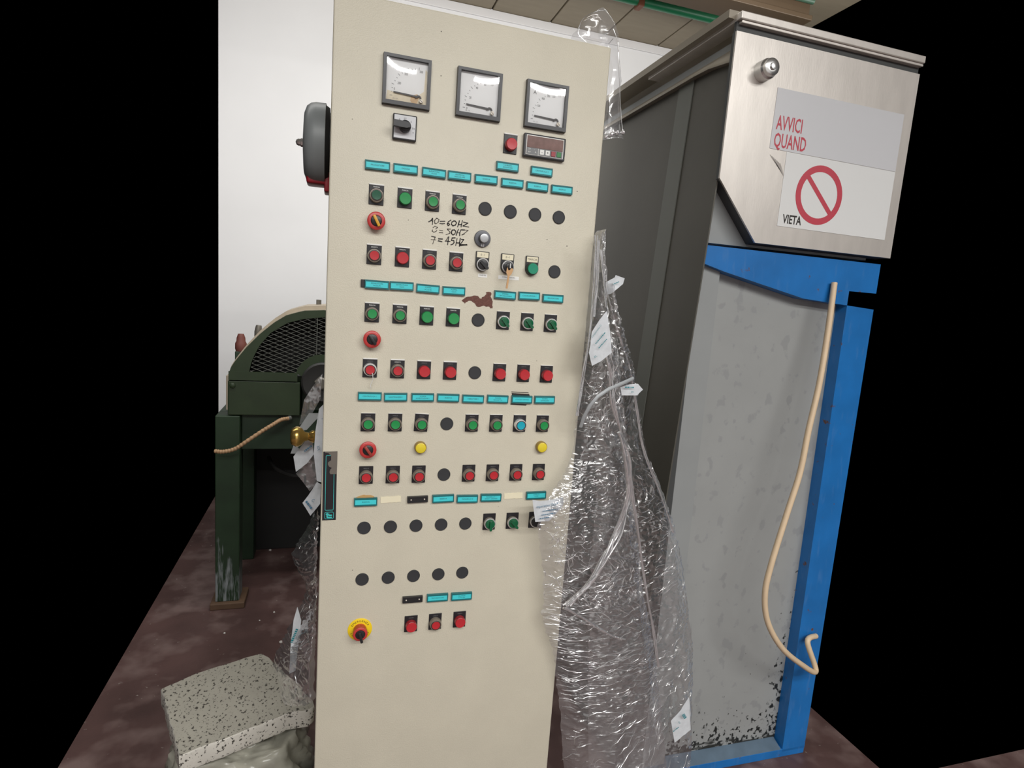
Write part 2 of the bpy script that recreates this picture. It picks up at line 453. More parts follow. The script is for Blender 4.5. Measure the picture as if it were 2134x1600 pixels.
row_np([(92.9, 314.8, 'FRANGITORE', .9), (149.4, 314.4, 'PASSAIA', 1.0), (208.1, 314.7, 'ELEVATORE\nOLIVE', -.5), (262.4, 314.3, 'GRAMOLA\nMESCOLARE', .7),
        (320.4, 313.9, 'RISERVA', 1.5), (379.2, 314.6, 'RISERVA', .8), (436.7, 315, 'RISERVA', .2), (494.5, 314.7, 'RISERVA', .8),
        (365.7, 281.9, 'TAMBURO\nDOSATORE', .1), (444, 281.9, 'CENTRIFUGA 2', -.2)], 0)
row_np([(100.6, 553.2, 'SEPARATORE\nACQUA', 0), (151.9, 552.3, 'SEPARATORE\nOLIO', 1.2), (207.6, 553.8, 'POMPA\nACQUA', -.7), (264, 554.4, 'POMPA\nOLIO', 1.0),
        (380.1, 555.2, 'POMPA\nCIRCOLAZIONE', -.7), (436.7, 553.4, 'COLORAZIONE 1', 1.4), (494.1, 554.9, 'BRUCIATORE', .4)], 0)
row_np([(94.5, 790.6, 'CENTRIFUGA 1', .2), (149.4, 791.2, 'SANSTENAGERE 1', 1.3), (208.1, 790.5, 'POMPA\nALIMENTAZIONE 1', .7), (264.9, 790.5, 'RISERVA', -.2),
        (321.9, 791.8, 'VIBRATORE 1', -.8), (379.6, 791, 'POMPA\nREGGETTA', -.8), (437.6, 790.9, 'COCLEA SANSA', -.3), (493.6, 790.4, 'POMPA\nLAVAGGIO', .6)], 0)
row_np([(94, 1027, 'RISERVA', .2), (266.4, 1024.7, 'RISERVA', 1.1), (323, 1027.2, 'PANNELLO 2', -1.0), (379.6, 1026, 'PANNELLO 1\nBASSO - GRANDE', -.9), (491.5, 1023.5, 'LIVELLO\nOLIO', .7)], 0)
row_np([(266.1, 1267.2, 'TRITURATORE', -.8), (323.8, 1268.6, 'ALLARME\nCOCLEA', -.7)], 0)
# bare adhesive pads, black holders without insert
def pad(u, v, w, h, rot, seed):
    rnd = random.Random(seed); P = []
    for k in range(36):
        t_ = k/36*4; s = int(t_); q = t_-s
        c = [(-1+2*q, 1), (1, 1-2*q), (1-2*q, -1), (-1, -1+2*q)][s]
        P.append((c[0]*w/2*mm*(1+rnd.uniform(-.02, .02)), c[1]*h/2*mm*(1+rnd.uniform(-.09, .09))))
    me = MB().prism(P, 'y', 0, -1.2*mm).mesh('adhesive_pad', M_cream)
    return cpart('adhesive_pad', me, u, v, 0, math.radians(-rot), 'cream strip of old adhesive')
pad(148.6, 1024.3, 44.8, 14, 1.8, 1); pad(435.5, 1024.2, 45.5, 13.6, .6, 2)
for (u, v, rot) in ((208.2, 1024.7, 1.5), (208, 1266.6, 0)):
    o = cpart('empty_plate_holder', np_frame(46.4, 14.6).mesh('empty_plate_holder', M_black), u, v, 0, math.radians(-rot), 'black plate holder without its insert')
    for s in (-1, 1): sub('screw', MB().lathe([(1.6*mm, 0), (1.6*mm, 1*mm), (.8*mm, 1.5*mm)], 10).mesh('screw', M_screw), o, (s*15*mm, -5.6*mm, 0))
cpart('plate_end', MB().box((-4*mm, -5*mm, -7.8*mm), (4*mm, 0, 7.8*mm), .001).mesh('plate_end', M_black), 71.8, 552.2)
# leftovers of glue
def ribbon_poly(name, pts, th, m, label=None):
    P = [(X(a), Z(b)) for a, b in pts]
    return part(name, MB().prism(P, 'y', 0.0005, -th), m, cab, None, label)
ribbon_poly('glue_residue', [(74, 1017), (82, 1013.5), (90, 1011.5), (93, 1012.5), (105, 1013), (112, 1016), (110, 1018.5), (76, 1019.5)], .0015, M_glue, 'yellowed glue residue')
ribbon_poly('tape_remnant', [(413, 777), (455, 778), (457, 781.5), (414, 781)], .001, M_ink, 'frayed black tape remnant')
ribbon_poly('tape_remnant', [(412, 773.4), (452, 774.2), (455, 775.6), (412, 774.8)], .001, M_ink, 'frayed black tape remnant')
ribbon_poly('tape_remnant', [(412, 801.5), (451, 803), (450, 805.4), (412, 804)], .001, M_ink, 'frayed black tape remnant')

# --- push buttons
PW, PH, HU, HV = 30, 40, 15, 22.4
def plate_mesh():
    m = MB(); m.box((-HU*mm, -2.2*mm, -(PH-HV)*mm), ((PW-HU)*mm, 0, HV*mm), .0006, 1); return m.mesh('push_button', M_plate)
ME_PL = plate_mesh()
ME_STRIP = MB().box((-15.2*mm, -2.6*mm, 21.4*mm), (15.2*mm, 0, 24.0*mm), .0004, 1).mesh('top_strip', M_white)
ME_STRIP_T = MB().box((-15*mm, -2.6*mm, 22.0*mm), (15*mm, 0, 23.2*mm), .0003, 1).mesh('top_strip', M_white)
def letter(s, m_, z=17.5, sz=3.6):
    return add_text(MB(), s, sz*mm, 0, z*mm, -2.5*mm).mesh('lettering', m_)
ME_MARCIA = letter('MARCIA', M_white); ME_ARR = letter('ARRESTO', M_white, 17.5, 3.2)
ME_MARCIA_S = letter('MARCIA', M_print, 17.5, 3.0); ME_ARR_S = letter('ARRESTO', M_print, 17.5, 2.8)
ME_COL = MB().lathe([(14.2*mm, 1.5*mm), (14.2*mm, 5*mm), (13.4*mm, 13*mm), (12.8*mm, 14.2*mm), (11.6*mm, 14.4*mm), (11.4*mm, 12.2*mm)], 36, cap1=True).mesh('collar', M_collar, 40)
ME_COLW = ME_COL.copy(); ME_COLW.materials.clear(); ME_COLW.materials.append(M_chrome)
ME_RING = MB().lathe([(11.6*mm, 12*mm), (11.6*mm, 14.9*mm), (11*mm, 15.4*mm), (9.6*mm, 15.4*mm), (9.5*mm, 14*mm)], 32, cap1=False).mesh('inner_ring', M_ring, 40)
_caps = {}
def cap_mesh(kind, m_):
    k = (kind, m_.name)
    if k not in _caps:
        if kind == 'R': q = MB().lathe([(9.9*mm, 12*mm), (9.9*mm, 15.0*mm), (9.2*mm, 15.9*mm), (5*mm, 15.6*mm), (.5*mm, 15.5*mm)], 28)
        elif kind == 'T': q = MB().lathe([(11.9*mm, 13.4*mm), (11.9*mm, 14.6*mm), (11.2*mm, 15.4*mm), (6*mm, 15.2*mm), (.5*mm, 15.1*mm)], 32)
        else: q = MB().lathe([(13*mm, 1.5*mm), (13*mm, 6*mm), (12.4*mm, 13.6*mm), (11.9*mm, 14*mm)], 32, cap1=False)
        _caps[k] = q.mesh('button_cap' if kind != 'S' else 'skirt', m_, 40)
    return _caps[k]
def button(u, v, kind, colr, word, strip=2, bright=True, rot=0.0, collar=None, label=None):
    """u, v = hole centre"""
    o = cpart('push_button', ME_PL, u, v, 0, math.radians(-rot), label)
    if strip == 2: sub('top_strip', ME_STRIP, o)
    elif strip == 1: sub('top_strip', ME_STRIP_T, o)
    lt = {('M', True): ME_MARCIA, ('M', False): ME_MARCIA_S, ('A', True): ME_ARR, ('A', False): ME_ARR_S}[(word, bright)]
    sub('lettering', lt, o)
    if kind == 'R':
        sub('collar', collar or ME_COL, o); sub('inner_ring', ME_RING, o); sub('button_cap', cap_mesh('R', colr), o)
    else:
        sub('skirt', cap_mesh('S', M_green_s if colr in (M_green,) else M_red_d), o); sub('button_cap', cap_mesh('T', colr), o)
    return o
RW = dict(A=351.7, B=472.0, C=591.6, D=709.7, E=827.8, F=946.2, G=1065.8, H=1187.6)
CX = [78.3, 136.1, 193.5, 251.2, 308.4, 365.4, 422.6, 479.3]
def hole(c, r): return CX[c]+14.4, RW[r]+22.6
G_, R_ = 'green push button', 'red push button'
for c, k, m_ in ((0, 'R', M_green_d), (1, 'X', M_green), (2, 'R', M_green), (3, 'R', M_green)): button(*hole(c, 'A'), k, m_, 'M', label=G_ if c else 'dark green push button')
for c, k in ((0, 'R'), (1, 'X'), (2, 'R'), (3, 'R')): button(*hole(c, 'B'), k, M_red, 'A', bright=c < 2, label=R_)
for c, k in ((0, 'R'), (1, 'R'), (2, 'X'), (3, 'X')): button(*hole(c, 'C'), k, M_green, 'M', bright=True, label=G_)
for c, k in ((0, 'R'), (1, 'R'), (2, 'X'), (3, 'X'), (5, 'X'), (6, 'X'), (7, 'X')):
    button(*hole(c, 'D'), k, M_red, 'A', strip=2 if c < 4 else 1, bright=c == 1, collar=ME_COLW if c == 0 else None, label=R_)
for c in (0, 1, 2, 4, 5, 6, 7):
    button(*hole(c, 'E'), 'R', M_cyan if c == 6 else M_green, 'M', strip=1, bright=False, rot=(-3 if c == 2 else 0), collar=ME_COLW if c == 6 else None, label='cyan push button' if c == 6 else G_)
for c in (0, 1, 2, 4, 5, 6, 7): button(*hole(c, 'F'), 'R', M_red, 'A', strip=0, bright=False, label=R_)
for u, k in ((207.2, 'X'), (264.1, 'R'), (322.7, 'X')): button(u, 1331, k, M_red, 'A', strip=0, bright=False, label=R_)
button(369.2, 236.5, 'X', M_red, 'A', bright=False, label=R_)

# plugs
ME_PLUG = MB().lathe([(14.6*mm, 0), (14.6*mm, 1.6*mm), (13.8*mm, 2.8*mm), (12.6*mm, 2.9*mm), (12.2*mm, 2.4*mm), (6*mm, 2.3*mm), (.4*mm, 2.3*mm)], 36).mesh('blanking_plug', M_plug, 40)
for c, r in [(4, 'A'), (5, 'A'), (6, 'A'), (7, 'A'), (7, 'B'), (4, 'C'), (4, 'D'), (3, 'E'), (3, 'F')] + [(k, q) for q in 'GH' for k in range(5)]:
    cpart('blanking_plug', ME_PLUG, *hole(c, r))

# selectors
ME_SELB = MB().lathe([(14*mm, 1.5*mm), (14*mm, 8*mm), (13.6*mm, 9.5*mm)], 36).mesh('base_ring', M_collar, 40)
ME_SELC = MB().lathe([(13.8*mm, 8*mm), (13.8*mm, 10.2*mm), (13*mm, 11*mm), (11.6*mm, 11*mm), (11.4*mm, 10*mm)], 36, cap1=False).mesh('chrome_ring', M_chrome, 40)
def sel_knob(m_, r=11.6, lever=True):
    q = MB().lathe([(r*mm, 7*mm), (r*mm, 13*mm), ((r-1)*mm, 15*mm), (r*.5*mm, 16*mm), (.4*mm, 16.2*mm)], 32)
    q.prism([(-2.6*mm, 9*mm), (2.6*mm, 9*mm), (3.2*mm, -11*mm), (1.8*mm, -(r+2.4)*mm), (-1.8*mm, -(r+2.4)*mm), (-3.2*mm, -11*mm)], 'y', -14*mm, -21*mm)
    return q.mesh('selector_knob', m_, 40)
ME_SELG = sel_knob(M_selgreen); ME_SELK = sel_knob(M_black)
def selector(u, v, ang, knob=ME_SELG, chrome=True, strip=2, label='green selector switch'):
    o = cpart('selector_switch', ME_PL, u, v, 0, 0, label)
    if strip: sub('top_strip', ME_STRIP_T, o)
    sub('base_ring', ME_SELB, o)
    if chrome: sub('chrome_ring', ME_SELC, o)
    sub('selector_knob', knob, o, (0, 0, 0), (0, math.radians(ang), 0))
    return o
for c in (5, 6, 7): selector(*hole(c, 'C'), -42, label='green selector switch')
selector(*hole(5, 'G'), 0, chrome=True, strip=0); selector(*hole(6, 'G'), -42, chrome=True, strip=0)
selector(*hole(7, 'G'), -42, ME_SELK, True, 0, 'black selector switch')

# legend-holder devices: two "0 - I" selectors (one with key) and the blue-green MARCIA button
def holder_mesh():
    P = []
    for k in range(13):
        a = math.pi + math.pi*k/12
        P.append((14.8*mm*math.cos(a), 14.8*mm*math.sin(a)))
    P += [(14.8*mm, 27*mm), (14*mm, 28*mm), (-14*mm, 28*mm), (-14.8*mm, 27*mm)]
    return MB().prism(P, 'y', 0, -4*mm).mesh('legend_holder', M_black)
ME_HOLD = holder_mesh()
ME_LEG = MB().box((-13*mm, -4.8*mm, 14.5*mm), (13*mm, -4*mm, 26.5*mm), .0004, 1).mesh('legend', M_cream)
def holder(name, u, v, word, label):
    o = cpart(name, ME_HOLD, u, v, 0, 0, label)
    sub('legend', ME_LEG, o)
    sub('lettering', add_text(MB(), word, 6.2*mm, 0, 20.5*mm, -5*mm, 0, 0.95).mesh('lettering', M_ink), o)
    return o
ME_HB = MB().lathe([(14.2*mm, 3*mm), (14.2*mm, 9*mm), (13.6*mm, 10*mm)], 36).mesh('base_ring', M_black, 40)
o = holder('selector_switch', 323.2, 493, '0 - I', 'black selector switch with cream legend')
sub('base_ring', ME_HB, o); sub('chrome_ring', ME_SELC, o); sub('selector_knob', ME_SELK, o, (0, 0, 0), (0, math.radians(-48), 0))
o = holder('key_switch', 380.2, 493, '0 - I', 'black key switch with its key in the lock')
sub('base_ring', ME_HB, o); sub('chrome_ring', ME_SELC, o)
sub('lock_barrel', MB().lathe([(11.4*mm, 8*mm), (11.4*mm, 15*mm), (10*mm, 16*mm), (6.4*mm, 16*mm), (6.4*mm, 19*mm), (5.4*mm, 19.6*mm)], 28).mesh('lock_barrel', M_black, 40), o)
kb = MB()
kb.prism([(-1.2*mm, -4*mm), (1.2*mm, -4*mm), (1.2*mm, 6*mm), (-1.2*mm, 6*mm)], 'y', -17*mm, -30*mm)
sub('key_blade', kb.mesh('key_blade', M_steel), o)
kh = MB().prism([(-6*mm, -2*mm), (-2*mm, -9*mm), (0, -8*mm), (5*mm, -2.5*mm), (8.5*mm, -6*mm), (6*mm, -15*mm), (1.6*mm, -21*mm), (0.8*mm, -48*mm), (-3.2*mm, -48*mm), (-2.4*mm, -21*mm), (-6.5*mm, -14*mm)], 'y', -24*mm, -26.4*mm)
sub('key', kh.mesh('key', M_brasskey), o, (0, 0, 0), (0, math.radians(3), 0), 'brass key hanging down')
o = holder('push_button', 437.6, 493, 'MARCIA', 'blue-green push button with cream legend')
sub('base_ring', ME_HB, o)
sub('skirt', cap_mesh('S', M_green_s), o); sub('button_cap', MB().lathe([(12.2*mm, 9*mm), (11.9*mm, 14.6*mm), (11.2*mm, 15.6*mm), (.5*mm, 15.3*mm)], 32).mesh('button_cap', M_green_b, 40), o)
# paper strips under the switches
def paper(u, v, w, h, word, label):
    o = cpart('paper_label', MB().box((-w/2*mm, -.5*mm, -h/2*mm), (w/2*mm, 0, h/2*mm)).mesh('paper_label', M_white), u, v, 0, 0, label)
    sub('lettering', add_text(MB(), word, 3.6*mm, 0, .6*mm, -.8*mm, 0, .92).mesh('lettering', M_print_d), o)
paper(326.8, 516.6, 20.5, 7.6, 'INVERTER', 'small white paper label'); paper(386.4, 516.6, 48, 8, 'POMPA DOSATURA', 'long white paper label')

# potentiometer
o = cpart('potentiometer_knob', MB().lathe([(18.2*mm, 0), (18.2*mm, 3*mm), (17*mm, 5*mm), (11*mm, 6*mm)], 40).mesh('potentiometer_knob', M_knob, 40), 320.8, 437.9, 0, 0, 'grey potentiometer knob')
sub('grip', MB().lathe([(10.4*mm, 5*mm), (9.4*mm, 20*mm)], 32, cap1=False).mesh('grip', M_knob, 40), o)
sub('knob_top', MB().lathe([(9.5*mm, 19*mm), (9.3*mm, 20.6*mm), (7.6*mm, 21.2*mm), (.4*mm, 21*mm)], 32).mesh('knob_top', M_knobtop, 40), o)
sub('pointer_tab', MB().box((-3.6*mm, -6.6*mm, -17*mm), (3.6*mm, -4.6*mm, -10*mm), .0004, 1).mesh('pointer_tab', M_signg), o)
sub('pointer_line', MB().box((0*mm, -6.9*mm, -16.4*mm), (1.2*mm, -6.5*mm, -11.5*mm)).mesh('pointer_line', M_ink), o)

# rotary mushroom switches
def rotary(u, v, r, handle_m, ang, depth=18, label=None, name='rotary_stop_switch'):
    fl_ = MB().lathe([(r*.72*mm, 0), (r*.72*mm, (depth-8)*mm), (r*mm, (depth-6)*mm), (r*mm, (depth-1.5)*mm), ((r-2)*mm, depth*mm), (r*.62*mm, depth*mm), (r*.60*mm, (depth-2)*mm)], 40)
    o = cpart(name, fl_.mesh(name, M_estop, 40), u, v, 0, 0, label)
    sub('hub', MB().lathe([(r*.62*mm, (depth-4)*mm), (r*.60*mm, (depth+1.5)*mm), (r*.5*mm, (depth+2.5)*mm)], 32).mesh('hub', M_black, 40), o)
    h = MB().box((-3.0*mm, -(depth+9)*mm, -r*.70*mm), (3.0*mm, -(depth+1)*mm, r*.66*mm), .0014, 2)
    sub('handle', h.mesh('handle', handle_m, 40), o, (0, 0, 0), (0, math.radians(ang), 0))
    return o
rotary(93.8, 425.0, 18, M_handle_y, -28, label='red stop switch with yellow handle')
rotary(94.2, 667.0, 18, M_black, -35, label='red stop switch with black handle')
rotary(94.0, 906.0, 18, M_handle_r, -35, label='red stop switch with red-brown handle')
# yellow lamps
for u in (208.2, 494.4):
    o = cpart('signal_lamp', MB().lathe([(13.4*mm, 0), (13.4*mm, 8*mm), (12.6*mm, 11*mm), (11.4*mm, 11.4*mm)], 36).mesh('signal_lamp', M_amber, 40), u, 903.5, 0, 0, 'yellow signal lamp')
    sub('lens', MB().lathe([(11.4*mm, 10*mm), (11.2*mm, 12.6*mm), (9.6*mm, 13.4*mm), (.4*mm, 13.2*mm)], 32).mesh('lens', M_yellow, 40), o)
# emergency stop
o = cpart('emergency_stop', MB().lathe([(27*mm, 0), (27*mm, 1.2*mm), (26.4*mm, 1.6*mm), (10*mm, 1.6*mm)], 48).mesh('emergency_stop', M_sign_y, 40), 91.8, 1331.5, 0, 0, 'emergency stop on a yellow disc')
def arc_text(mb, s, r, a0, a1, sz, flip=False):
    for k, ch in enumerate(s):
        a = math.radians(a0 + (a1-a0)*k/(len(s)-1))
        x_, z_ = r*math.sin(a)*mm, r*math.cos(a)*mm
        add_text(mb, ch, sz*mm, x_, z_, -2.0*mm, -a + (math.pi if flip else 0), 1.15)
am = arc_text
q = MB(); am(q, 'EMERGENZA', 20.6, -58, 58, 6.4); am(q, 'EMERGENCY', 20.8, 246, 116, 5.6, True)
sub('lettering', q.mesh('lettering', M_ink), o)
sub('red_body', MB().lathe([(14.5*mm, 1*mm), (14.5*mm, 10*mm), (16*mm, 12*mm), (16*mm, 22*mm), (14.6*mm, 23*mm), (11*mm, 23*mm), (10.6*mm, 21*mm)], 36).mesh('red_body', M_estop, 40), o)
sub('hub', MB().lathe([(10.6*mm, 18*mm), (10.4*mm, 24*mm), (9*mm, 24.6*mm)], 28).mesh('hub', M_black, 40), o)
sub('handle', MB().box((-3*mm, -33*mm, -16*mm), (3*mm, -24*mm, 9*mm), .0014, 2).mesh('handle', M_black, 40), o, (0, 0, 0), (0, math.radians(-14), 0))

# --- meters
def meter(u, v, name, letter_, nums, stain, glare, label):
    B = 48*mm; m = MB()
    wl, wr, wt, wb = -41*mm, 41*mm, 41.5*mm, -39.5*mm
    o4 = [(-B, -B), (B, -B), (B, B), (-B, B)]; i4 = [(wl, wb), (wr, wb), (wr, wt), (wl, wt)]
    d = 10*mm
    v_ = [(a, 0, b) for a, b in o4] + [(a*.985, -d, b*.985) for a, b in o4] + [(a, -d, b) for a, b in i4] + [(a, -1.5*mm, b) for a, b in i4]
    f_ = []
    for k in range(4):
        l = (k+1) % 4; f_ += [(k, l, l+4, k+4), (k+4, l+4, l+8, k+8), (k+8, l+8, l+12, k+12)]
    o = cpart(name, m.add(v_, f_).mesh(name, M_bezel), u, v, 0, 0, label)
    sub('dial', MB().box((wl, -2.4*mm, wb), (wr, -1.2*mm, wt)).mesh('dial', M_dial), o)
    if stain:
        P = [(-40.5, -39), (40.5, -39), (40.5, 26), (36.5, 30), (35, -12), (20, -25), (-10, -24), (-38, -20)]
        sub('stain', MB().prism([(a*mm, b*mm) for a, b in P], 'y', -2.4*mm, -2.55*mm).mesh('stain', mat('tan_stain', rgb(222, 211, 188), .6, noise=.08, nscale=60)), o, label='brownish stain on the dial')
        P = [(10, -24), (22, -19), (26, -25), (22, -37), (12, -38), (8, -33)]
        sub('stain', MB().prism([(a*mm, b*mm) for a, b in P], 'y', -2.5*mm, -2.65*mm).mesh('stain', mat('brown_stain', rgb(200, 170, 134), .6, noise=.15, nscale=90)), o, label='dark brown stain on the dial')
    pv = (24*mm, -25*mm)      # pivot
    t_ = MB()
    add_text(t_, letter_, 11*mm, -27*mm, 25*mm, -2.8*mm)
    for s, x_, z_ in nums: add_text(t_, s, 6.6*mm, x_*mm, z_*mm, -2.8*mm, 0, .72)
    sub('lettering', t_.mesh('lettering', M_print_d), o)
    tk = MB()
    for k in range(13):
        a = math.radians(184-k*7.8); L = 5 if k % 3 == 0 else 2.6
        c_, s_ = math.cos(a), math.sin(a); r1, r2 = 52*mm, (52+L)*mm; w = .45*mm
        tk.add([(pv[0]+c_*r1-s_*w, -2.8*mm, pv[1]+s_*r1+c_*w), (pv[0]+c_*r2-s_*w, -2.8*mm, pv[1]+s_*r2+c_*w), (pv[0]+c_*r2+s_*w, -2.8*mm, pv[1]+s_*r2-c_*w), (pv[0]+c_*r1+s_*w, -2.8*mm, pv[1]+s_*r1-c_*w)], [(0, 1, 2, 3)])
    add_text(tk, 'CL. 1.5', 3.4*mm, -22*mm, -34*mm, -2.8*mm)
    sub('scale', tk.mesh('scale', M_print), o)
    sub('pointer', MB().prism([(pv[0], pv[1]+1.6*mm), (pv[0]-50*mm, pv[1]+3.8*mm), (pv[0]-50*mm, pv[1]+1.6*mm), (pv[0], pv[1]-1.6*mm)], 'y', -5*mm, -5.8*mm).mesh('pointer', M_print_d), o)
    ar = MB()
    P = [(pv[0]+6.5*mm*math.cos(math.radians(a)), pv[1]-3*mm+6.5*mm*math.sin(math.radians(a))) for a in range(0, 181, 15)] + [(pv[0]+3.6*mm*math.cos(math.radians(a)), pv[1]-3*mm+3.6*mm*math.sin(math.radians(a))) for a in range(180, -1, -15)]
    sub('pivot_arc', ar.prism(P, 'y', -4.6*mm, -5.4*mm).mesh('pivot_arc', M_print_d), o)
    sub('screw', MB().lathe([(4*mm, 0), (4*mm, 2*mm), (3.2*mm, 2.8*mm)], 18).mesh('screw', M_screw, 40), o, (pv[0]+5.5*mm, -6.4*mm, pv[1]-8*mm))
    sub('screw_slot', MB().box((-3*mm, -3.1*mm, -.45*mm), (3*mm, -2.6*mm, .45*mm)).mesh('screw_slot', M_print_d), o, (pv[0]+5.5*mm, -6.4*mm, pv[1]-8*mm), (0, math.radians(40), 0))
    # slightly domed pane
    g = MB(); n = 12; vs = []; fs = []
    for j in range(n+1):
        for i in range(n+1):
            a, b = i/n, j/n
            vs.append((wl+(wr-wl)*a, -8.2*mm-glare*mm*(1-(2*a-1)**2)*(.6+.4*(1-(2*b-1)**2)), wb+(wt-wb)*b))
    for j in range(n):
        for i in range(n): fs.append((j*(n+1)+i, j*(n+1)+i+1, (j+1)*(n+1)+i+1, (j+1)*(n+1)+i))
    sub('glass_pane', g.add(vs, fs).mesh('glass_pane', M_glass, 60), o)
    return o
meter(144.4, 146.8, 'voltmeter', 'V', [('200', -15, -4), ('300', -2, 15), ('400', 13, 23), ('500', 28, 24), ('0', -24, -16)], True, 1.0, 'square voltmeter with a stained dial')
meter(293.8, 146.8, 'ammeter', '', [('20', -18, -8), ('40', -5, 13), ('60', 12, 22), ('100', 27, 24), ('0', -24, -30)], False, .45, 'square ammeter with a scale to 100')
meter(443.2, 146.8, 'ammeter', 'A', [('100', -17, -1), ('150', -8, 15), ('200', 4, 22), ('250', 16, 23), ('350', 29, 26)], False, .3, 'square ammeter with a scale to 350')

# rotary voltmeter switch
o = cpart('rotary_switch', MB().box((-24*mm, -8*mm, -25*mm), (24*mm, 0, 25*mm), .002, 2).mesh('rotary_switch', M_black), 143.7, 234.5, 0, 0, 'square rotary switch with a silver plate')
sub('face_plate', MB().box((-21.6*mm, -8.8*mm, -22*mm), (21.6*mm, -8*mm, 22.6*mm), .0004, 1).mesh('face_plate', M_signg), o)
q = MB()
for s, a, b in (('R', -11, 13), ('ST', 0, 16), ('S', 12, 12), ('TR', 17, -1), ('o', 17, -8)): add_text(q, s, 5.4*mm, a*mm, b*mm, -9*mm)
sub('lettering', q.mesh('lettering', M_print_d), o)
q = MB().lathe([(11.6*mm, 8*mm), (11.2*mm, 20*mm), (10*mm, 21*mm)], 32)
sub('knob', q.mesh('knob', M_black, 40), o)
sub('handle', MB().prism([(-24*mm, 7.5*mm), (2*mm, 6*mm), (9*mm, 3*mm), (9*mm, -3*mm), (2*mm, -6*mm), (-24*mm, -4.5*mm)], 'y', -20*mm, -30*mm).mesh('handle', M_black), o)

# small digital controller
o = cpart('digital_controller', MB().box((-48*mm, -10*mm, -24*mm), (48*mm, 0, 24*mm), .002, 2).mesh('digital_controller', M_bezel), 445.1, 231.8, 0, 0, 'black digital controller with a brown display')
sub('face_plate', MB().box((-43*mm, -10.8*mm, -20*mm), (43*mm, -10*mm, 20.6*mm), .0003, 1).mesh('face_plate', M_white), o)
sub('display', MB().box((-41.5*mm, -11.6*mm, -5*mm), (41.5*mm, -10.8*mm, 19*mm), .0003, 1).mesh('display', M_display), o)
sub('keypad', MB().box((-41.5*mm, -11.4*mm, -19*mm), (-15*mm, -10.8*mm, -5.4*mm), .0003, 1).mesh('keypad', M_grey_pad), o)
q = MB()
for s, a, b in (('SV', -35, -8.5), ('PV', -35, -15), ('-', -24, -8.5), ('A', -21, -14)): add_text(q, s, 5*mm, a*mm, b*mm, -11.7*mm)
sub('lettering', q.mesh('lettering', M_white), o)
sub('key_row', MB().box((-14*mm, -11.2*mm, -19*mm), (41.5*mm, -10.8*mm, -5.4*mm)).mesh('key_row', M_grey_pad), o)
for k, (mt, s) in enumerate(((M_white, '-'), (M_white, '+'), (M_key_r, ''), (M_key_g, ''))):
    cx = (-6.5+k*13.2)*mm
    sub('key', MB().box((cx-5*mm, -12.4*mm, -17.6*mm), (cx+5*mm, -11.2*mm, -7*mm), .0006, 1).mesh('key', mt), o)
    if s: sub('key_sign', add_text(MB(), s, 9*mm, cx, -12.2*mm, -12.7*mm).mesh('key_sign', M_ink), o)

# logo strip on the left edge
o = cpart('logo_strip', MB().box((-14.2*mm, -1.4*mm, -77*mm), (14.2*mm, 0, 77*mm), .0004, 1).mesh('logo_strip', M_plate), 17.2, 990, 0, math.radians(-0.4), 'black strip with a teal outline and emblem, torn at top')
def rrect(mb, x0, x1, z0, z1, r, w, y, gap=None):
    pts = []
    for cx, cz, a0 in ((x1-r, z1-r, 0), (x0+r, z1-r, 90), (x0+r, z0+r, 180), (x1-r, z0+r, 270)):
        for k in range(5):
            a = math.radians(a0+k*22.5); pts.append((cx, cz, math.cos(a), math.sin(a)))
    n_ = len(pts)
    ou = [(p[0]+p[2]*r, y, p[1]+p[3]*r) for p in pts]; inn = [(p[0]+p[2]*(r-w), y, p[1]+p[3]*(r-w)) for p in pts]
    mb.add(ou+inn, [(i, (i+1) % n_, (i+1) % n_+n_, i+n_) for i in range(n_)])
q = MB()
rrect(q, -9*mm, 9*mm, -54.5*mm, 69*mm, 2.5*mm, .9*mm, -1.7*mm)
rrect(q, -9.5*mm, 9.5*mm, -74*mm, -58*mm, 3*mm, .9*mm, -1.7*mm)
q.add([(-5.5*mm, -1.7*mm, -60.5*mm), (-2.5*mm, -1.7*mm, -60.5*mm), (-2.5*mm, -1.7*mm, -69*mm), (6*mm, -1.7*mm, -69*mm), (6*mm, -1.7*mm, -72*mm), (-3.5*mm, -1.7*mm, -72*mm), (-5.5*mm, -1.7*mm, -70*mm)], [(0, 1, 2, 6), (2, 3, 4, 5), (2, 5, 6)])
q.box((-1.6*mm, -1.9*mm, -67.2*mm), (6*mm, -1.7*mm, -64.2*mm)); q.box((-7*mm, -1.9*mm, -64*mm), (.5*mm, -1.7*mm, -62*mm))
sub('emblem', q.mesh('emblem', M_logo_l), o)
P = [(-11, 77), (14.6, 77.6), (14.4, 44), (14, 27), (1, 27), (-1, 32), (1, 38), (4, 41), (-2, 44), (-4.5, 49), (-4, 54), (2, 58), (2, 68), (-4, 74), (-11, 75)]
sub('torn_patch', MB().prism([(a*mm, b*mm) for a, b in P], 'y', -1.5*mm, -2.1*mm).mesh('torn_patch', M_torn), o, label='torn brown-grey patch')

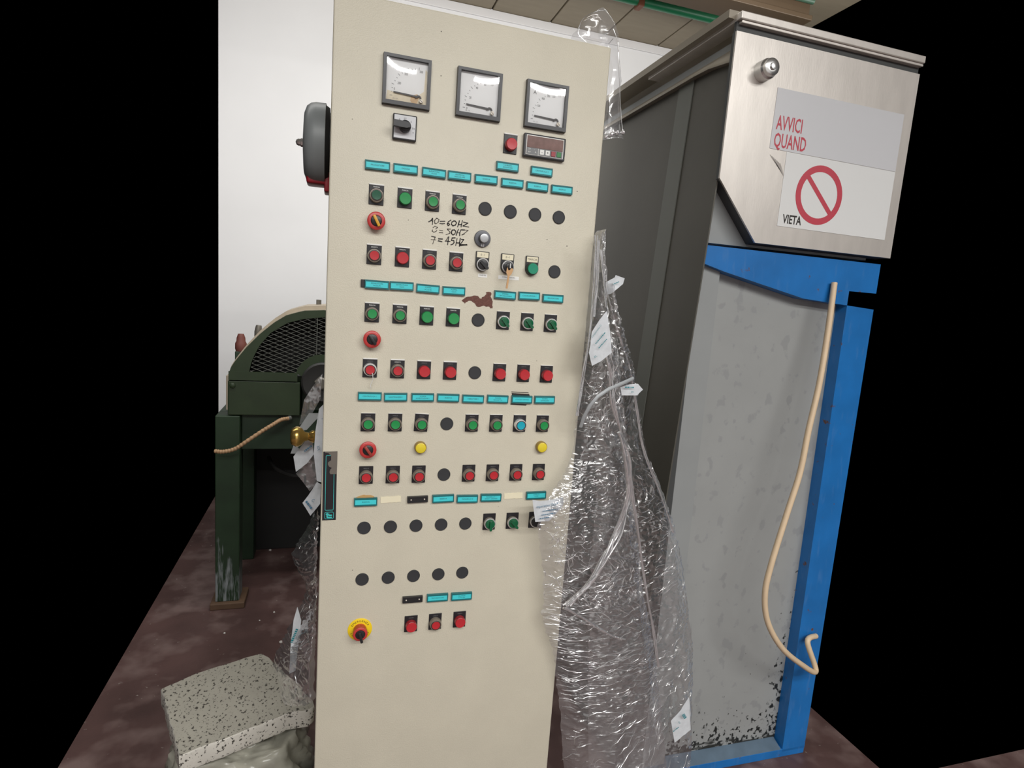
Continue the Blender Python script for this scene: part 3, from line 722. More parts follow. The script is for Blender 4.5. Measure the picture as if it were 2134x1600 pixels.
# rust patch and marks on the paint
RP = [(283.1, 573.9), (287.0, 570.6), (290.5, 567.4), (297, 564.5), (306, 562.8), (312, 560.9), (319, 561.6), (323, 566), (326.5, 567.6), (328.5, 563.2), (334, 560.8), (338, 556), (336.5, 552), (347.5, 551), (349.5, 555), (347.5, 560), (351, 566), (353.5, 571), (353, 580), (354, 586.5), (349, 587), (346, 583), (339, 583.8), (333, 581.5), (326, 584.6), (318, 584.8), (313, 578), (305, 573.2), (298, 573.6), (292.5, 576.5), (290.6, 580), (288, 577.4), (285, 575.6)]
random.seed(3)
RP2 = []
for k in range(len(RP)):
    a, b = RP[k], RP[(k+1) % len(RP)]
    RP2.append(a); RP2.append(((a[0]+b[0])/2+random.uniform(-.8, .8), (a[1]+b[1])/2+random.uniform(-.8, .8)))
ribbon_poly('bare_patch', RP2, .0006, M_rust, 'brown patch where paint has come off')
q = MB()
for (u, v, r) in ((519, 435, 1.6), (71, 1187, 1.2), (22, 1160, .9), (209, 38, 1.6), (213, 122, 1.4), (41, 232, 1.1), (533, 313, 1.4), (468, 700, 1.0), (400, 1050, .8), (246, 330, .7), (160, 415, .9), (470, 425, 1.3)):
    n_ = 7; q.prism([(X(u)+r*mm*random.uniform(.6, 1.2)*math.cos(2*math.pi*k/n_), Z(v)+r*mm*random.uniform(.6, 1.2)*math.sin(2*math.pi*k/n_)) for k in range(n_)], 'y', 0.0005, -.0003)
o = part('chip_marks', q, M_torn, cab); o['kind'] = 'stuff'

# handwriting: strokes in millimetres on the panel (right, down from its top left corner)
STR = {'dark': [[(202.6, 414.1), (207.6, 411.0), (210.1, 406.6)], [(210.1, 406.1), (210.8, 412.7), (210.6, 418.8)], [(226.6, 410.7), (236.9, 409.4)], [(226.2, 415.0), (231.4, 415.3), (236.6, 414.2)], [(249.5, 405.8), (244.5, 409.7), (242.1, 414.4), (244.4, 417.8), (247.2, 415.6), (245.6, 413.0), (242.4, 413.8)], [(256.6, 406.7), (252.1, 409.5), (251.2, 414.1), (254.8, 417.1), (260.0, 414.8), (262.1, 410.1), (259.5, 407.0), (256.0, 406.5)], [(268.2, 405.0), (266.8, 411.3), (264.9, 418.3)], [(274.7, 404.0), (273.3, 411.2), (272.5, 417.5)], [(266.4, 413.6), (273.4, 412.3)], [(277.2, 407.1), (286.8, 408.1), (281.1, 412.1), (276.5, 415.1), (284.3, 415.7), (289.3, 416.1)], [(252.1, 430.3), (253.6, 426.2), (258.2, 425.2), (261.6, 427.6), (259.9, 433.5), (255.9, 436.1), (252.9, 433.6), (252.1, 430.3)], [(267.0, 423.2), (264.4, 430.2), (263.0, 436.0)], [(272.3, 423.7), (270.3, 430.2), (270.4, 436.1)], [(273.5, 423.6), (280.0, 423.3)], [(210.1, 443.4), (218.0, 444.4)], [(225.0, 447.0), (233.7, 446.8)], [(224.7, 451.3), (232.9, 452.5)], [(247.1, 440.9), (246.1, 448.4), (245.4, 457.5)], [(239.8, 450.4), (250.3, 450.3)], [(261.0, 441.6), (254.5, 442.5), (253.1, 447.7), (258.4, 447.8), (259.2, 451.7), (256.5, 455.4), (252.4, 457.1)], [(265.2, 442.6), (263.9, 451.8), (263.1, 457.6)], [(272.2, 441.3), (271.2, 450.5), (271.4, 458.5)], [(263.9, 451.8), (271.6, 451.6)], [(274.7, 443.4), (280.0, 443.4), (275.7, 450.1), (271.8, 455.6), (277.1, 454.5), (287.8, 454.1)], [(272.5, 456.7), (287.2, 453.6)]], 'soft': [[(218.8, 405.1), (215.0, 410.0), (215.3, 415.5), (218.2, 416.6), (222.6, 413.1), (224.1, 407.4), (220.5, 405.2), (218.2, 405.5)], [(216.2, 421.6), (212.4, 425.3)], [(217.4, 422.0), (222.1, 423.8), (218.2, 427.0)], [(211.4, 429.9), (211.0, 432.7), (214.5, 434.3), (219.1, 432.5), (220.6, 429.5)], [(226.4, 428.9), (233.4, 429.4)], [(226.1, 433.7), (233.6, 433.8)], [(250.0, 424.3), (243.0, 425.0), (244.3, 426.6), (249.2, 430.6), (248.8, 433.4), (240.8, 436.8)], [(263.3, 430.9), (270.9, 429.6)], [(280.0, 423.0), (288.3, 423.3), (280.4, 430.3), (275.3, 434.2), (280.5, 432.0)], [(218.0, 444.4), (216.0, 450.2), (213.5, 458.8)], [(209.6, 450.2), (220.0, 449.8)], [(245.7, 441.1), (241.5, 449.4)]]}
def strokes(L, w):
    q = MB(); rnd = random.Random(5)
    for s in L:
        P = [(X(a), Z(b)) for a, b in s]
        for k in range(len(P)-1):
            a, b = P[k], P[k+1]; dx, dz = b[0]-a[0], b[1]-a[1]; l_ = math.hypot(dx, dz) or 1
            nx, nz = -dz/l_*w*mm*rnd.uniform(.8, 1.2), dx/l_*w*mm*rnd.uniform(.8, 1.2); ex, ez = dx/l_*w*.7*mm, dz/l_*w*.7*mm
            q.add([(a[0]-ex+nx, -.0006, a[1]-ez+nz), (a[0]-ex-nx, -.0006, a[1]-ez-nz), (b[0]+ex-nx, -.0006, b[1]+ez-nz), (b[0]+ex+nx, -.0006, b[1]+ez+nz)], [(0, 1, 2, 3)])
    return q
part('handwriting', strokes(STR['dark'], 1.05), M_ink, cab, None, 'handwritten marker notes 10=60HZ 8=50HZ 7=45HZ')
part('handwriting', strokes(STR['soft'], .8), M_ink_soft, cab, None, 'faded handwritten marker strokes')
# thin string hanging from a red button
part('loose_thread', MB().tube([(X(97), -.017, Z(738)), (X(99), -.012, Z(752)), (X(95), -.008, Z(765)), (X(96), -.006, Z(772))], .0008, 6, True, 4), M_white, cab, 40)

# --- alarm bell on the left side
by, bz = 0.20, 1.818
bell = part('alarm_bell', MB().lathe([(0.070, 0.0), (0.072, 0.012), (0.066, 0.016)], 40, (-0.0, by, bz), (-1, 0, 0)), M_black, cab, 40, 'alarm bell with grey gong and red base')
BL = _loc[bell.name]
def bpart(n_, mb, m_, lab=None):
    return part(n_, mb, m_, bell, 40, lab)
bpart('gong', MB().lathe([(0.086, .012), (0.089, .013), (.0885, .034), (.086, .044), (.079, .053), (.066, .058), (.030, .0605), (.002, .061)], 56, (0, by, bz), (-1, 0, 0), True, True), M_gong, 'grey domed gong')
bpart('gong_lining', MB().lathe([(0.080, .004), (0.085, .0125)], 48, (0, by, bz), (-1, 0, 0), True, True), M_dark)
bpart('acorn_nut', MB().lathe([(.0095, .060), (.0095, .066), (.0075, .067), (.0078, .071), (.0055, .0755), (.001, .077)], 8, (0, by, bz), (-1, 0, 0)), M_steel)
q = MB().box((-.052, by-.03, 1.728), (-.003, by+.03, 1.765), .006, 3); q.box((-.013, by-.032, 1.713), (-.001, by+.032, 1.765), .003)
bpart('bell_base', q, M_bellred, 'red bell base')

# --- brass knob on the left side
kb_ = part('brass_knob', MB().lathe([(.012, .0), (.013, .006), (.009, .012), (.011, .020), (.016, .026), (.014, .032), (.0095, .038), (.012, .047), (.0205, .053), (.0245, .061), (.0245, .067), (.0215, .072), (.021, .0745), (.017, .078), (.002, .080)], 36, (.002, .20, 1.135), (-1, 0, 0)), M_brass, cab, 50, 'polished brass knob on the side')

# ================================================================== STRETCH FILM
def ridged(S1, S2, seed, octs):
    """sum of ridged value noise on arrays S1,S2"""
    rng = np.random.RandomState(seed); out = np.zeros_like(S1)
    for (fx, fy, am, warp) in octs:
        n = 256; g = rng.rand(n, n)
        x_ = S1*fx + warp*np.sin(S2*fy*.7+rng.rand()*6); y_ = S2*fy + warp*np.sin(S1*fx*.8+rng.rand()*6)
        xi = np.floor(x_).astype(int); yi = np.floor(y_).astype(int); a = x_-xi; b = y_-yi
        a = a*a*(3-2*a); b = b*b*(3-2*b)
        v = (g[xi % n, yi % n]*(1-a)+g[(xi+1) % n, yi % n]*a)*(1-b)+(g[xi % n, (yi+1) % n]*(1-a)+g[(xi+1) % n, (yi+1) % n]*a)*b
        out += am*(1-np.abs(2*v-1))
    return out
def sheet(name, rows, nu, nv, octs, seed, m, parent, bulge=.0, edge=.0, label=None, smooth=True, glint_creases=None):
    R = np.array(rows); n = len(R)
    zc = np.linspace(0, n-1, nv)
    tk = np.arange(n)
    def cr(col):
        p = R[:, col]; i = np.clip(np.floor(zc).astype(int), 0, n-2); t = zc-i
        p0 = p[np.clip(i-1, 0, n-1)]; p1 = p[i]; p2 = p[i+1]; p3 = p[np.clip(i+2, 0, n-1)]
        return .5*((2*p1)+(-p0+p2)*t+(2*p0-5*p1+4*p2-p3)*t**2+(-p0+3*p1-3*p2+p3)*t**3)
    L = np.stack([cr(0), cr(1), cr(2)], 1); Q = np.stack([cr(3), cr(4), cr(5)], 1)
    rng = np.random.RandomState(seed)
    if edge:
        for A in (L, Q):
            A[:, 0] += edge*(np.interp(np.arange(nv), np.linspace(0, nv, nv//3), rng.randn(nv//3))*.5)
    u = np.linspace(0, 1, nu)
    P = L[:, None, :]*(1-u)[None, :, None] + Q[:, None, :]*u[None, :, None]
    P[:, :, 1] -= bulge*np.sin(np.pi*u)[None, :]
    S1, S2 = P[:, :, 0]*1.0, P[:, :, 2]*1.0
    h = ridged(S1+seed, S2+seed*.37, seed, octs)
    P[:, :, 1] -= h*np.minimum(1, .25+np.sin(np.pi*u)*2)[None, :]
    V = P.reshape(-1, 3)
    I = np.arange(nv*nu).reshape(nv, nu)
    F = np.stack([I[:-1, :-1], I[:-1, 1:], I[1:, 1:], I[1:, :-1]], -1).reshape(-1, 4)
    mb = MB(); mb.v = [tuple(p) for p in V.tolist()]; mb.f = [tuple(f) for f in F.tolist()]
    a = V; c = (a.min(0)+a.max(0))/2
    me = bpy.data.meshes.new(name); me.from_pydata((V-c).tolist(), [], F.tolist()); me.materials.append(m)
    if smooth:
        me.polygons.foreach_set('use_smooth', [True]*len(me.polygons))
    pl = _loc.get(parent.name, Vector()) if parent is not None else Vector()
    o = put(name, me, parent, Vector(c)-pl); _loc[o.name] = Vector(c)
    if label: o['label'] = label
    if glint_creases:
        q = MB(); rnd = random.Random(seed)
        for (cnt, ang, sd, l0, l1, v0, v1, ua, ub, w) in glint_creases:
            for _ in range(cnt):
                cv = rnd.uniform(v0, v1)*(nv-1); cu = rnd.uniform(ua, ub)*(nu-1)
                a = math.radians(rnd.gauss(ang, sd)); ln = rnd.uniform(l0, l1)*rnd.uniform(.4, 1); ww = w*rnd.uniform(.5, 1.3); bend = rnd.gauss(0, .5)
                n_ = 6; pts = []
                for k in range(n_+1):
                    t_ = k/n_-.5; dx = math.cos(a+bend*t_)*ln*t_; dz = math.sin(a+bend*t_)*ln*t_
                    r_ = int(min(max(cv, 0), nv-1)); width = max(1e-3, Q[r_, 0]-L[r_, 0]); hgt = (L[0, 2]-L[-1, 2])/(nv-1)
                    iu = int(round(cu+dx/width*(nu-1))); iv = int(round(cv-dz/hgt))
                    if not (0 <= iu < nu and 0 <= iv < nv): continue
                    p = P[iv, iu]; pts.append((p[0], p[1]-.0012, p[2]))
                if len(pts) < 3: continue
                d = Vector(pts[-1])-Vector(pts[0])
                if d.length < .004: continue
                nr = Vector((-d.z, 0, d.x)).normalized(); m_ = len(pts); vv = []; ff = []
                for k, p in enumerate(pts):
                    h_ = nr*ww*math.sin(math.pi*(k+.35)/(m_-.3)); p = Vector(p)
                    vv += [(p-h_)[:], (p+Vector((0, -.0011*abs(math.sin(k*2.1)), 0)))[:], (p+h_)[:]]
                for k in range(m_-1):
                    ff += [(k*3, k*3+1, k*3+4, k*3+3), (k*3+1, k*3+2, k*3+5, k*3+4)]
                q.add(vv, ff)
        oc = part('film_glint_creases', q, F_glint_crease, parent, 60); oc['kind'] = 'stuff'  # fold ribbons whose pale colour imitates reflected streaks
    return o
def patch(name, pts, Y, m, parent, nx=10, seed=1, amp=.004, label=None, tilt=0.0, thick=.0004):
    """a creased flat piece of film or tape from an outline"""
    P = [(a, Y, b) for a, b in pts]
    bm = bmesh.new(); vs = [bm.verts.new((p[0], p[1], p[2])) for p in P]; f = bm.faces.new(vs)
    bmesh.ops.triangulate(bm, faces=[f]); bmesh.ops.subdivide_edges(bm, edges=bm.edges[:], cuts=4, use_grid_fill=True)
    xs = np.array([v.co.x for v in bm.verts]); zs = np.array([v.co.z for v in bm.verts])
    h = ridged(xs+seed, zs+seed, seed, [(30, 22, amp, .4), (75, 60, amp*.4, .3)])
    for v, hh in zip(bm.verts, h): v.co.y += -hh + tilt*(v.co.x-P[0][0])
    me = bpy.data.meshes.new(name); bm.to_mesh(me); bm.free(); me.materials.append(m)
    co = np.array([v.co[:] for v in me.vertices]); c = (co.min(0)+co.max(0))/2
    me.transform(Matrix.Translation(-Vector(c)))
    for p in me.polygons: p.use_smooth = True
    o = put(name, me, parent, Vector(c)-_loc[parent.name]); _loc[o.name] = Vector(c)
    if label: o['label'] = label
    return o
def film_text(parent, lines, m, Y, name='lettering'):
    """lines = (text, x, z, size_mm, slope_degrees)"""
    q = MB()
    rnd = random.Random(len(lines))
    for s, x_, z_, sz, sl in lines:
        if s.startswith('~'):            # print too small to read: a row of short dashes
            AX, AZ = x_, z_; c_, s_ = math.cos(math.radians(sl)), math.sin(math.radians(sl)); t_ = -float(s[1:])/2; h_ = sz*.22
            while t_ < float(s[1:])/2:
                w_ = rnd.uniform(2, 5)
                q.add([(AX+(a*c_-b*s_)*mm, Y, AZ+(a*s_+b*c_)*mm) for a, b in ((t_, -h_), (t_+w_, -h_), (t_+w_, h_), (t_, h_))], [(0, 1, 2, 3)])
                t_ += w_+1.2
            continue
        add_text(q, s, sz*mm, x_, z_, Y, math.radians(sl), .95)
    a = np.array(q.v); c = (a.min(0)+a.max(0))/2; q.v = [tuple(p) for p in (a-c)]
    put(name, q.mesh(name, m), parent, Vector(c)-_loc[parent.name])

wrap = thing('stretch_film', 'crumpled clear stretch film hanging down the right edge of the beige cabinet', 'film', (0.75, 0.03, 0.0))
A_ROWS = [(0.583,-0.005,1.670, 0.597,0.000,1.672),(0.576,-0.010,1.495, 0.629,0.000,1.498),(0.575,-0.015,1.361, 0.689,0.020,1.361),(0.573,-0.015,1.246, 0.721,0.030,1.239),
 (0.561,-0.020,1.130, 0.748,0.030,1.114),(0.509,-0.045,1.057, 0.765,0.030,1.023),(0.482,-0.050,1.002, 0.782,0.030,0.958),(0.514,-0.034,0.847, 0.819,0.030,0.794),(0.524,-0.030,0.733, 0.856,0.030,0.667),
 (0.560,-0.022,0.645, 0.884,0.030,0.578),(0.583,-0.012,0.545, 0.909,0.030,0.474),(0.606,-0.010,0.433, 0.939,0.030,0.350),(0.640,-0.010,0.172, 0.994,0.030,0.061)]
B_ROWS = [(0.637,0.040,1.555, 0.655,0.050,1.557),(0.645,0.050,1.451, 0.702,0.060,1.453),(0.650,0.050,1.356, 0.759,0.080,1.356),(0.655,0.060,1.244, 0.795,0.090,1.240),(0.666,0.060,1.131, 0.838,0.100,1.119),
 (0.678,0.060,1.016, 0.905,0.100,0.995),(0.681,0.060,0.910, 0.959,0.100,0.880),(0.686,0.060,0.789, 1.003,0.100,0.746),(0.697,0.060,0.609, 1.054,0.100,0.546),(0.714,0.060,0.435, 1.083,0.100,0.354),(0.748,0.060,0.083, 1.115,0.100,0.030)]
sheet('front_sheet', A_ROWS, 130, 520, [(9, 5, .014, .4), (30, 46, .0045, .7), (80, 120, .0028, .7), (26, 190, .0018, .9)], 11, F_main, wrap, .03, .004, glint_creases=[
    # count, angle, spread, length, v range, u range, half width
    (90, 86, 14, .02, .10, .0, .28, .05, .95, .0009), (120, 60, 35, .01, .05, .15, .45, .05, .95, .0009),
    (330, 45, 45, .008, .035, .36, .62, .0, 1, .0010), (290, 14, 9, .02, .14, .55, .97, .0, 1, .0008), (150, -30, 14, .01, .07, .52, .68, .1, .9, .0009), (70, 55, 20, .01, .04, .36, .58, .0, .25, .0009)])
sheet('back_sheet', B_ROWS, 120, 480, [(8, 5, .012, .4), (30, 26, .007, .7), (80, 70, .0035, .7), (36, 120, .002, .9)], 23, F_back, wrap, .025, .004, glint_creases=[
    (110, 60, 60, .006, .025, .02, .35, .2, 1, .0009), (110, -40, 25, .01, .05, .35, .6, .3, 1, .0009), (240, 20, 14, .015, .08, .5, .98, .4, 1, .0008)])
# pulled, roped strands
def strand(pts, r, seed):
    P = pts; q = MB(); rnd = random.Random(seed)
    for k in range(4):
        off = [(rnd.uniform(-r, r), rnd.uniform(-r, r)*.5, 0) for _ in P]
        q.tube([(p[0]+o_[0], p[1]+o_[1], p[2]) for p, o_ in zip(P, off)], lambda t_, r=r: r*.45*(.5+.5*abs(math.sin(t_*9+k))), 6, True, 6)
    return part('film_strand', q, F_strand, wrap, 60)
strand([(0.5618, -0.062, 1.6535), (0.5674, -0.062, 1.5394), (0.5638, -0.067, 1.4113), (0.557, -0.067, 1.3238), (0.5509, -0.067, 1.2506)], .004, 1)
strand([(0.5674, -0.062, 1.6437), (0.5746, -0.062, 1.561), (0.5691, -0.067, 1.476)], .004, 2)
strand([(0.5786, -0.057, 1.6244), (0.5908, -0.057, 1.5623), (0.6009, -0.057, 1.499)], .003, 3)
strand([(0.6103, -0.062, 1.3965), (0.6275, -0.062, 1.3473), (0.6419, -0.062, 1.2801), (0.6741, -0.062, 1.1884), (0.6971, -0.062, 1.0939)], .006, 4)
strand([(0.6666, -0.062, 1.2117), (0.6944, -0.062, 1.1414), (0.7089, -0.062, 1.0456), (0.691, -0.062, 0.9612), (0.6561, -0.072, 0.9064), (0.6191, -0.072, 0.8478), (0.5675, -0.072, 0.7882)], .009, 5)
strand([(0.688, -0.062, 1.1533), (0.7011, -0.062, 1.0579), (0.682, -0.062, 0.9494), (0.6433, -0.072, 0.8828), (0.6051, -0.072, 0.8243)], .007, 6)
strand([(0.7091, -0.052, 1.1024), (0.7508, -0.052, 0.9416), (0.7873, -0.052, 0.8121), (0.8236, -0.052, 0.6908), (0.8539, -0.052, 0.5794)], .004, 7)
strand([(0.563, -0.072, 0.7837), (0.6187, -0.072, 0.7487), (0.6875, -0.072, 0.7038), (0.7264, -0.072, 0.6842)], .006, 8)
strand([(0.6389, 0.03, 1.5444), (0.6766, 0.03, 1.4543), (0.7289, 0.04, 1.3602), (0.7659, 0.05, 1.2483), (0.8014, 0.05, 1.1336), (0.8736, 0.06, 1.0102), (0.9262, 0.06, 0.8986)], .003, 9)
# printed tape
t_ = patch('tape_piece', [(0.6363, 1.5579), (0.659, 1.5711), (0.661, 1.5769), (0.686, 1.5709), (0.6824, 1.5568), (0.653, 1.5317), (0.6406, 1.5285)], .03, M_tape, wrap, seed=2)
film_text(t_, [('~16', 0.6594, 1.5573, 5, 25)], M_tealtxt, .020)
t_ = patch('tape_piece', [(0.5998, 1.4906), (0.5821, 1.4681), (0.5683, 1.4416), (0.5658, 1.395), (0.5769, 1.366), (0.5983, 1.3778), (0.6215, 1.3974), (0.6128, 1.4461)], -.066, M_tape, wrap, seed=3)
film_text(t_, [('Cooperative O', 0.5761, 1.4449, 6, 55), ('~30', 0.5859, 1.4283, 5, 52), ('~28', 0.5941, 1.4179, 5, 50), ('zs.', 0.5793, 1.3891, 9, 30)], M_tealtxt, -.0765)
q = MB(); TP = [(0.7105, -0.02, 1.3345), (0.6654, -0.05, 1.3252), (0.6223, -0.07, 1.3138), (0.5951, -0.075, 1.2974), (0.5805, -0.07, 1.275), (0.5744, -0.055, 1.246), (0.5751, -0.04, 1.2176)]
def ribbon(P, w, th=.0006):
    q = MB(); v = []; f = []
    for i, p in enumerate(P):
        a = Vector(P[max(i-1, 0)]); b = Vector(P[min(i+1, len(P)-1)]); d = (b-a).normalized(); nrm = d.cross(Vector((0, -1, 0))).normalized()*w/2
        for k in (-1, -.3, .35, 1): v.append((Vector(p)+nrm*k+Vector((0, -.003*(abs(k) < .5), 0)))[:])
    for i in range(len(P)-1):
        for k in range(3): f.append((i*4+k, i*4+k+1, i*4+k+5, i*4+k+4))
    return q.add(v, f)
part('tape_piece', ribbon(TP, .009), mat('hazy_tape', rgb(168, 172, 174), .4), wrap, 60)
t_ = patch('tape_piece', [(0.6783, 1.3118), (0.7019, 1.3194), (0.7251, 1.3213), (0.7397, 1.3074), (0.7257, 1.2928), (0.6843, 1.2919)], -.015, M_tape, wrap, seed=4)
film_text(t_, [('~24', 0.6989, 1.3131, 7, 0), ('zs', 0.7077, 1.3028, 9, 0)], M_tealtxt, -.027)
t_ = patch('tape_piece', [(0.4622, 1.0519), (0.4816, 1.0479), (0.505, 1.0494), (0.5378, 1.0566), (0.5396, 1.0366), (0.5236, 1.0138), (0.5058, 0.9981), (0.4733, 0.9983)], -.058, M_tape, wrap, seed=6, amp=.003)
film_text(t_, [('mperative Olasfi', 0.4983, 1.0387, 8.5, 7), ('~36', 0.5052, 1.0269, 4.6, 6), ('~34', 0.5025, 1.0177, 4.6, 6), ('~22', 0.4926, 1.0088, 4.6, 6)], M_bluetxt, -.066)
t_ = patch('tape_piece', [(1.0212, 0.4102), (0.9993, 0.3708), (0.9709, 0.3401), (0.99, 0.2695), (1.0134, 0.2857), (1.0403, 0.3015), (1.0305, 0.3631)], .035, M_tape, wrap, seed=8)
film_text(t_, [('~16', 1.0045, 0.3594, 20, -55), ('oo', 0.991, 0.3417, 10, -50), ('~18', 0.9811, 0.3205, 8, 35)], M_tealtxt, .021)

# film bag over the top right corner
T_ROWS = [(0.548,0.020,2.138, 0.572,0.030,2.150),(0.526,0.020,2.119, 0.593,0.030,2.136),(0.509,0.020,2.096, 0.607,0.030,2.118),(0.497,0.020,2.070, 0.614,0.030,2.097),(0.540,0.030,2.066, 0.616,0.030,2.079),
 (0.586,0.020,2.043, 0.626,0.040,2.044),(0.588,0.010,1.963, 0.635,0.040,1.983),(0.588,0.010,1.887, 0.648,0.040,1.905),(0.588,0.010,1.872, 0.655,0.040,1.890)]
bag = thing('film_hood', 'thin clear film hood standing up over the top right corner of the cabinet', 'film', (0.58, 0.03, 1.88))
sheet('hood_sheet', T_ROWS, 60, 160, [(14, 10, .010, .4), (40, 30, .003, .5)], 31, F_top, bag, .012, .002)
q = MB()
for P in [[(0.5038, 0.0, 2.0858), (0.5099, 0.0, 2.1043), (0.5221, 0.0, 2.1182), (0.5487, 0.01, 2.1362), (0.572, 0.02, 2.1459)], [(0.5059, 0, 2.0881), (0.5058, 0, 2.0765), (0.5251, 0, 2.0646)], [(0.5899, 0.01, 2.1079), (0.6014, 0.01, 2.0882), (0.6123, 0.02, 2.0658)], [(0.5773, 0.0, 2.0702), (0.5875, 0, 2.0839)], [(0.6088, 0.02, 2.0873), (0.6178, 0.02, 2.0261), (0.6337, 0.03, 1.9593), (0.6465, 0.03, 1.898)]]:
    q.tube(P, .0007, 5, True, 5)
part('hood_crease', q, F_strand, bag, 60)
part('hood_hem', MB().tube([(0.5912, 0.01, 1.8791), (0.5993, 0.0, 1.8821), (0.6127, 0.0, 1.8902), (0.6235, 0.0, 1.8907), (0.6351, 0.0, 1.8945)], lambda t_: .0035+.002*math.sin(t_*22), 8, True, 6), F_strand, bag, 60)

# film and tape along the left side
lw = thing('stretch_film', 'torn clear film and printed white tape bunched behind the cabinet left edge', 'film', (-0.05, 0.25, 0.45))
L_ROWS = [(-0.018,0.200,0.949, -0.006,0.100,0.987),(-0.036,0.250,0.879, -0.006,0.100,0.939),(-0.069,0.250,0.822, -0.007,0.100,0.886),(-0.058,0.250,0.776, -0.007,0.100,0.844),(-0.033,0.250,0.727, -0.006,0.100,0.802),
 (-0.049,0.250,0.669, -0.006,0.100,0.748),(-0.074,0.250,0.613, -0.006,0.100,0.695),(-0.093,0.250,0.567, -0.006,0.100,0.651),(-0.111,0.250,0.521, -0.006,0.100,0.607),(-0.093,0.250,0.411, -0.005,0.100,0.507)]
sheet('lower_sheet', L_ROWS, 70, 260, [(16, 10, .018, .5), (45, 40, .008, .6), (100, 90, .003, .6)], 41, F_left, lw, .02, .004, glint_creases=[(60, 60, 40, .008, .04, .1, .55, .0, 1, .0009), (50, 65, 20, .01, .06, .5, .98, 0, 1, .0008)])
patch('tape_piece', [(-0.0396, 1.1734), (-0.0147, 1.1737), (-0.0163, 1.1622), (-0.044, 1.1293), (-0.0546, 1.1273), (-0.0635, 1.1331)], .30, mat('hazy_tape', rgb(150, 154, 156), .4), lw, seed=12)
t_ = patch('tape_piece', [(-0.011, 1.2214), (-0.0024, 1.2317), (-0.0, 1.16), (0.0004, 1.1151), (-0.0013, 1.0451), (-0.0119, 1.0489), (-0.0205, 1.1135), (-0.0178, 1.1702)], .12, M_tape, lw, seed=13, amp=.004)
film_text(t_, [('XX', -0.0101, 1.1313, 9, -80), ('zs', -0.0039, 1.2009, 5, 60)], M_bluetxt, .105)
t_ = patch('tape_piece', [(-0.0378, 1.1231), (-0.0274, 1.1175), (-0.024, 1.0801), (-0.0398, 1.0558), (-0.0652, 1.0355), (-0.0718, 1.0749), (-0.0594, 1.0934)], .24, M_tape, lw, seed=14, amp=.005)
film_text(t_, [('~20', -0.0383, 1.0974, 9, 40)], M_bluetxt, .225)
t_ = patch('tape_piece', [(-0.0137, 1.0211), (-0.0033, 1.0152), (-0.0047, 0.9647), (-0.0271, 0.9335), (-0.0464, 0.968), (-0.0333, 0.9862)], .2, M_tape, lw, seed=15, amp=.005)
film_text(t_, [('~20', -0.0322, 0.9674, 12, -55), ('C', -0.0215, 0.9763, 11, -20)], M_bluetxt, .185)
patch('film_scrap', [(-0.0662, 1.0256), (-0.022, 1.0764), (-0.0133, 1.0015), (-0.0321, 0.9768)], .26, F_left, lw, seed=16, amp=.006)
patch('film_scrap', [(-0.0093, 1.2747), (-0.0289, 1.2462), (-0.053, 1.2049), (-0.0636, 1.1381), (-0.0447, 1.1434), (-0.0125, 1.2082)], .32, F_left, lw, seed=17, amp=.006)
patch('tape_piece', [(-0.0759, 1.087), (-0.068, 1.086), (-0.0608, 1.0773), (-0.0676, 1.0657), (-0.0826, 1.0658)], .30, mat('hazy_tape', rgb(150, 154, 156), .4), lw, seed=18)
t_ = patch('tape_piece', [(-0.0514, 0.7152), (-0.0417, 0.6785), (-0.0473, 0.6145), (-0.0529, 0.5419), (-0.0675, 0.5359), (-0.0654, 0.6165), (-0.0597, 0.6803)], .16, M_tape, lw, seed=19, amp=.004)
film_text(t_, [('~36', -0.057, 0.6441, 13, 70)], M_tealtxt, .145)

# ================================================================== STONE SLAB ON A PLASTIC BAG
def slab():
    P = [(-.360, .56), (-.195, .628), (-.182, .629), (-.158, .603), (-.012, .365), (-.010, .345), (-.020, .330), (-.079, .326), (-.232, .256), (-.33, .22), (-.44, .50)]
    zt, th = .300, .055
    Q = []
    rnd = random.Random(4)
    for k in range(len(P)):
        a, b = P[k], P[(k+1) % len(P)]; n_ = max(1, int(math.dist(a, b)/.018))
        for i in range(n_):
            t_ = i/n_; Q.append((a[0]+(b[0]-a[0])*t_+rnd.uniform(-.0018, .0018), a[1]+(b[1]-a[1])*t_+rnd.uniform(-.0018, .0018)))
    cx = sum(p[0] for p in Q)/len(Q); cy = sum(p[1] for p in Q)/len(Q); n = len(Q)
    rings = [(.990, 0), (.997, -.002), (1.0, -.006), (.997, -th*.85), (.975, -th)]
    v = []
    for s, dz in rings:
        for p in Q: v.append((cx+(p[0]-cx)*s, cy+(p[1]-cy)*s, zt+dz+rnd.uniform(-.0012, .0012)))
    f = []
    for j in range(len(rings)-1):
        for i in range(n): f.append((j*n+i, j*n+(i+1) % n, (j+1)*n+(i+1) % n, (j+1)*n+i))
    f += [tuple(range(n)), tuple((len(rings)-1)*n+n-1-i for i in range(n))]
    o = part('stone_slab', MB().add(v, f), M_stone, None, 50)
    n = len(Q); top = [(cx+(p[0]-cx)*.988, cy+(p[1]-cy)*.988) for p in Q]
    part('top_face', MB().prism(top, 'z', zt-.002, zt+.0012), M_dusty, o, None, 'dusty grey top face')
    return tag(o, 'pale speckled stone slab lying on a bag left of the cabinet', 'slab')
slab()
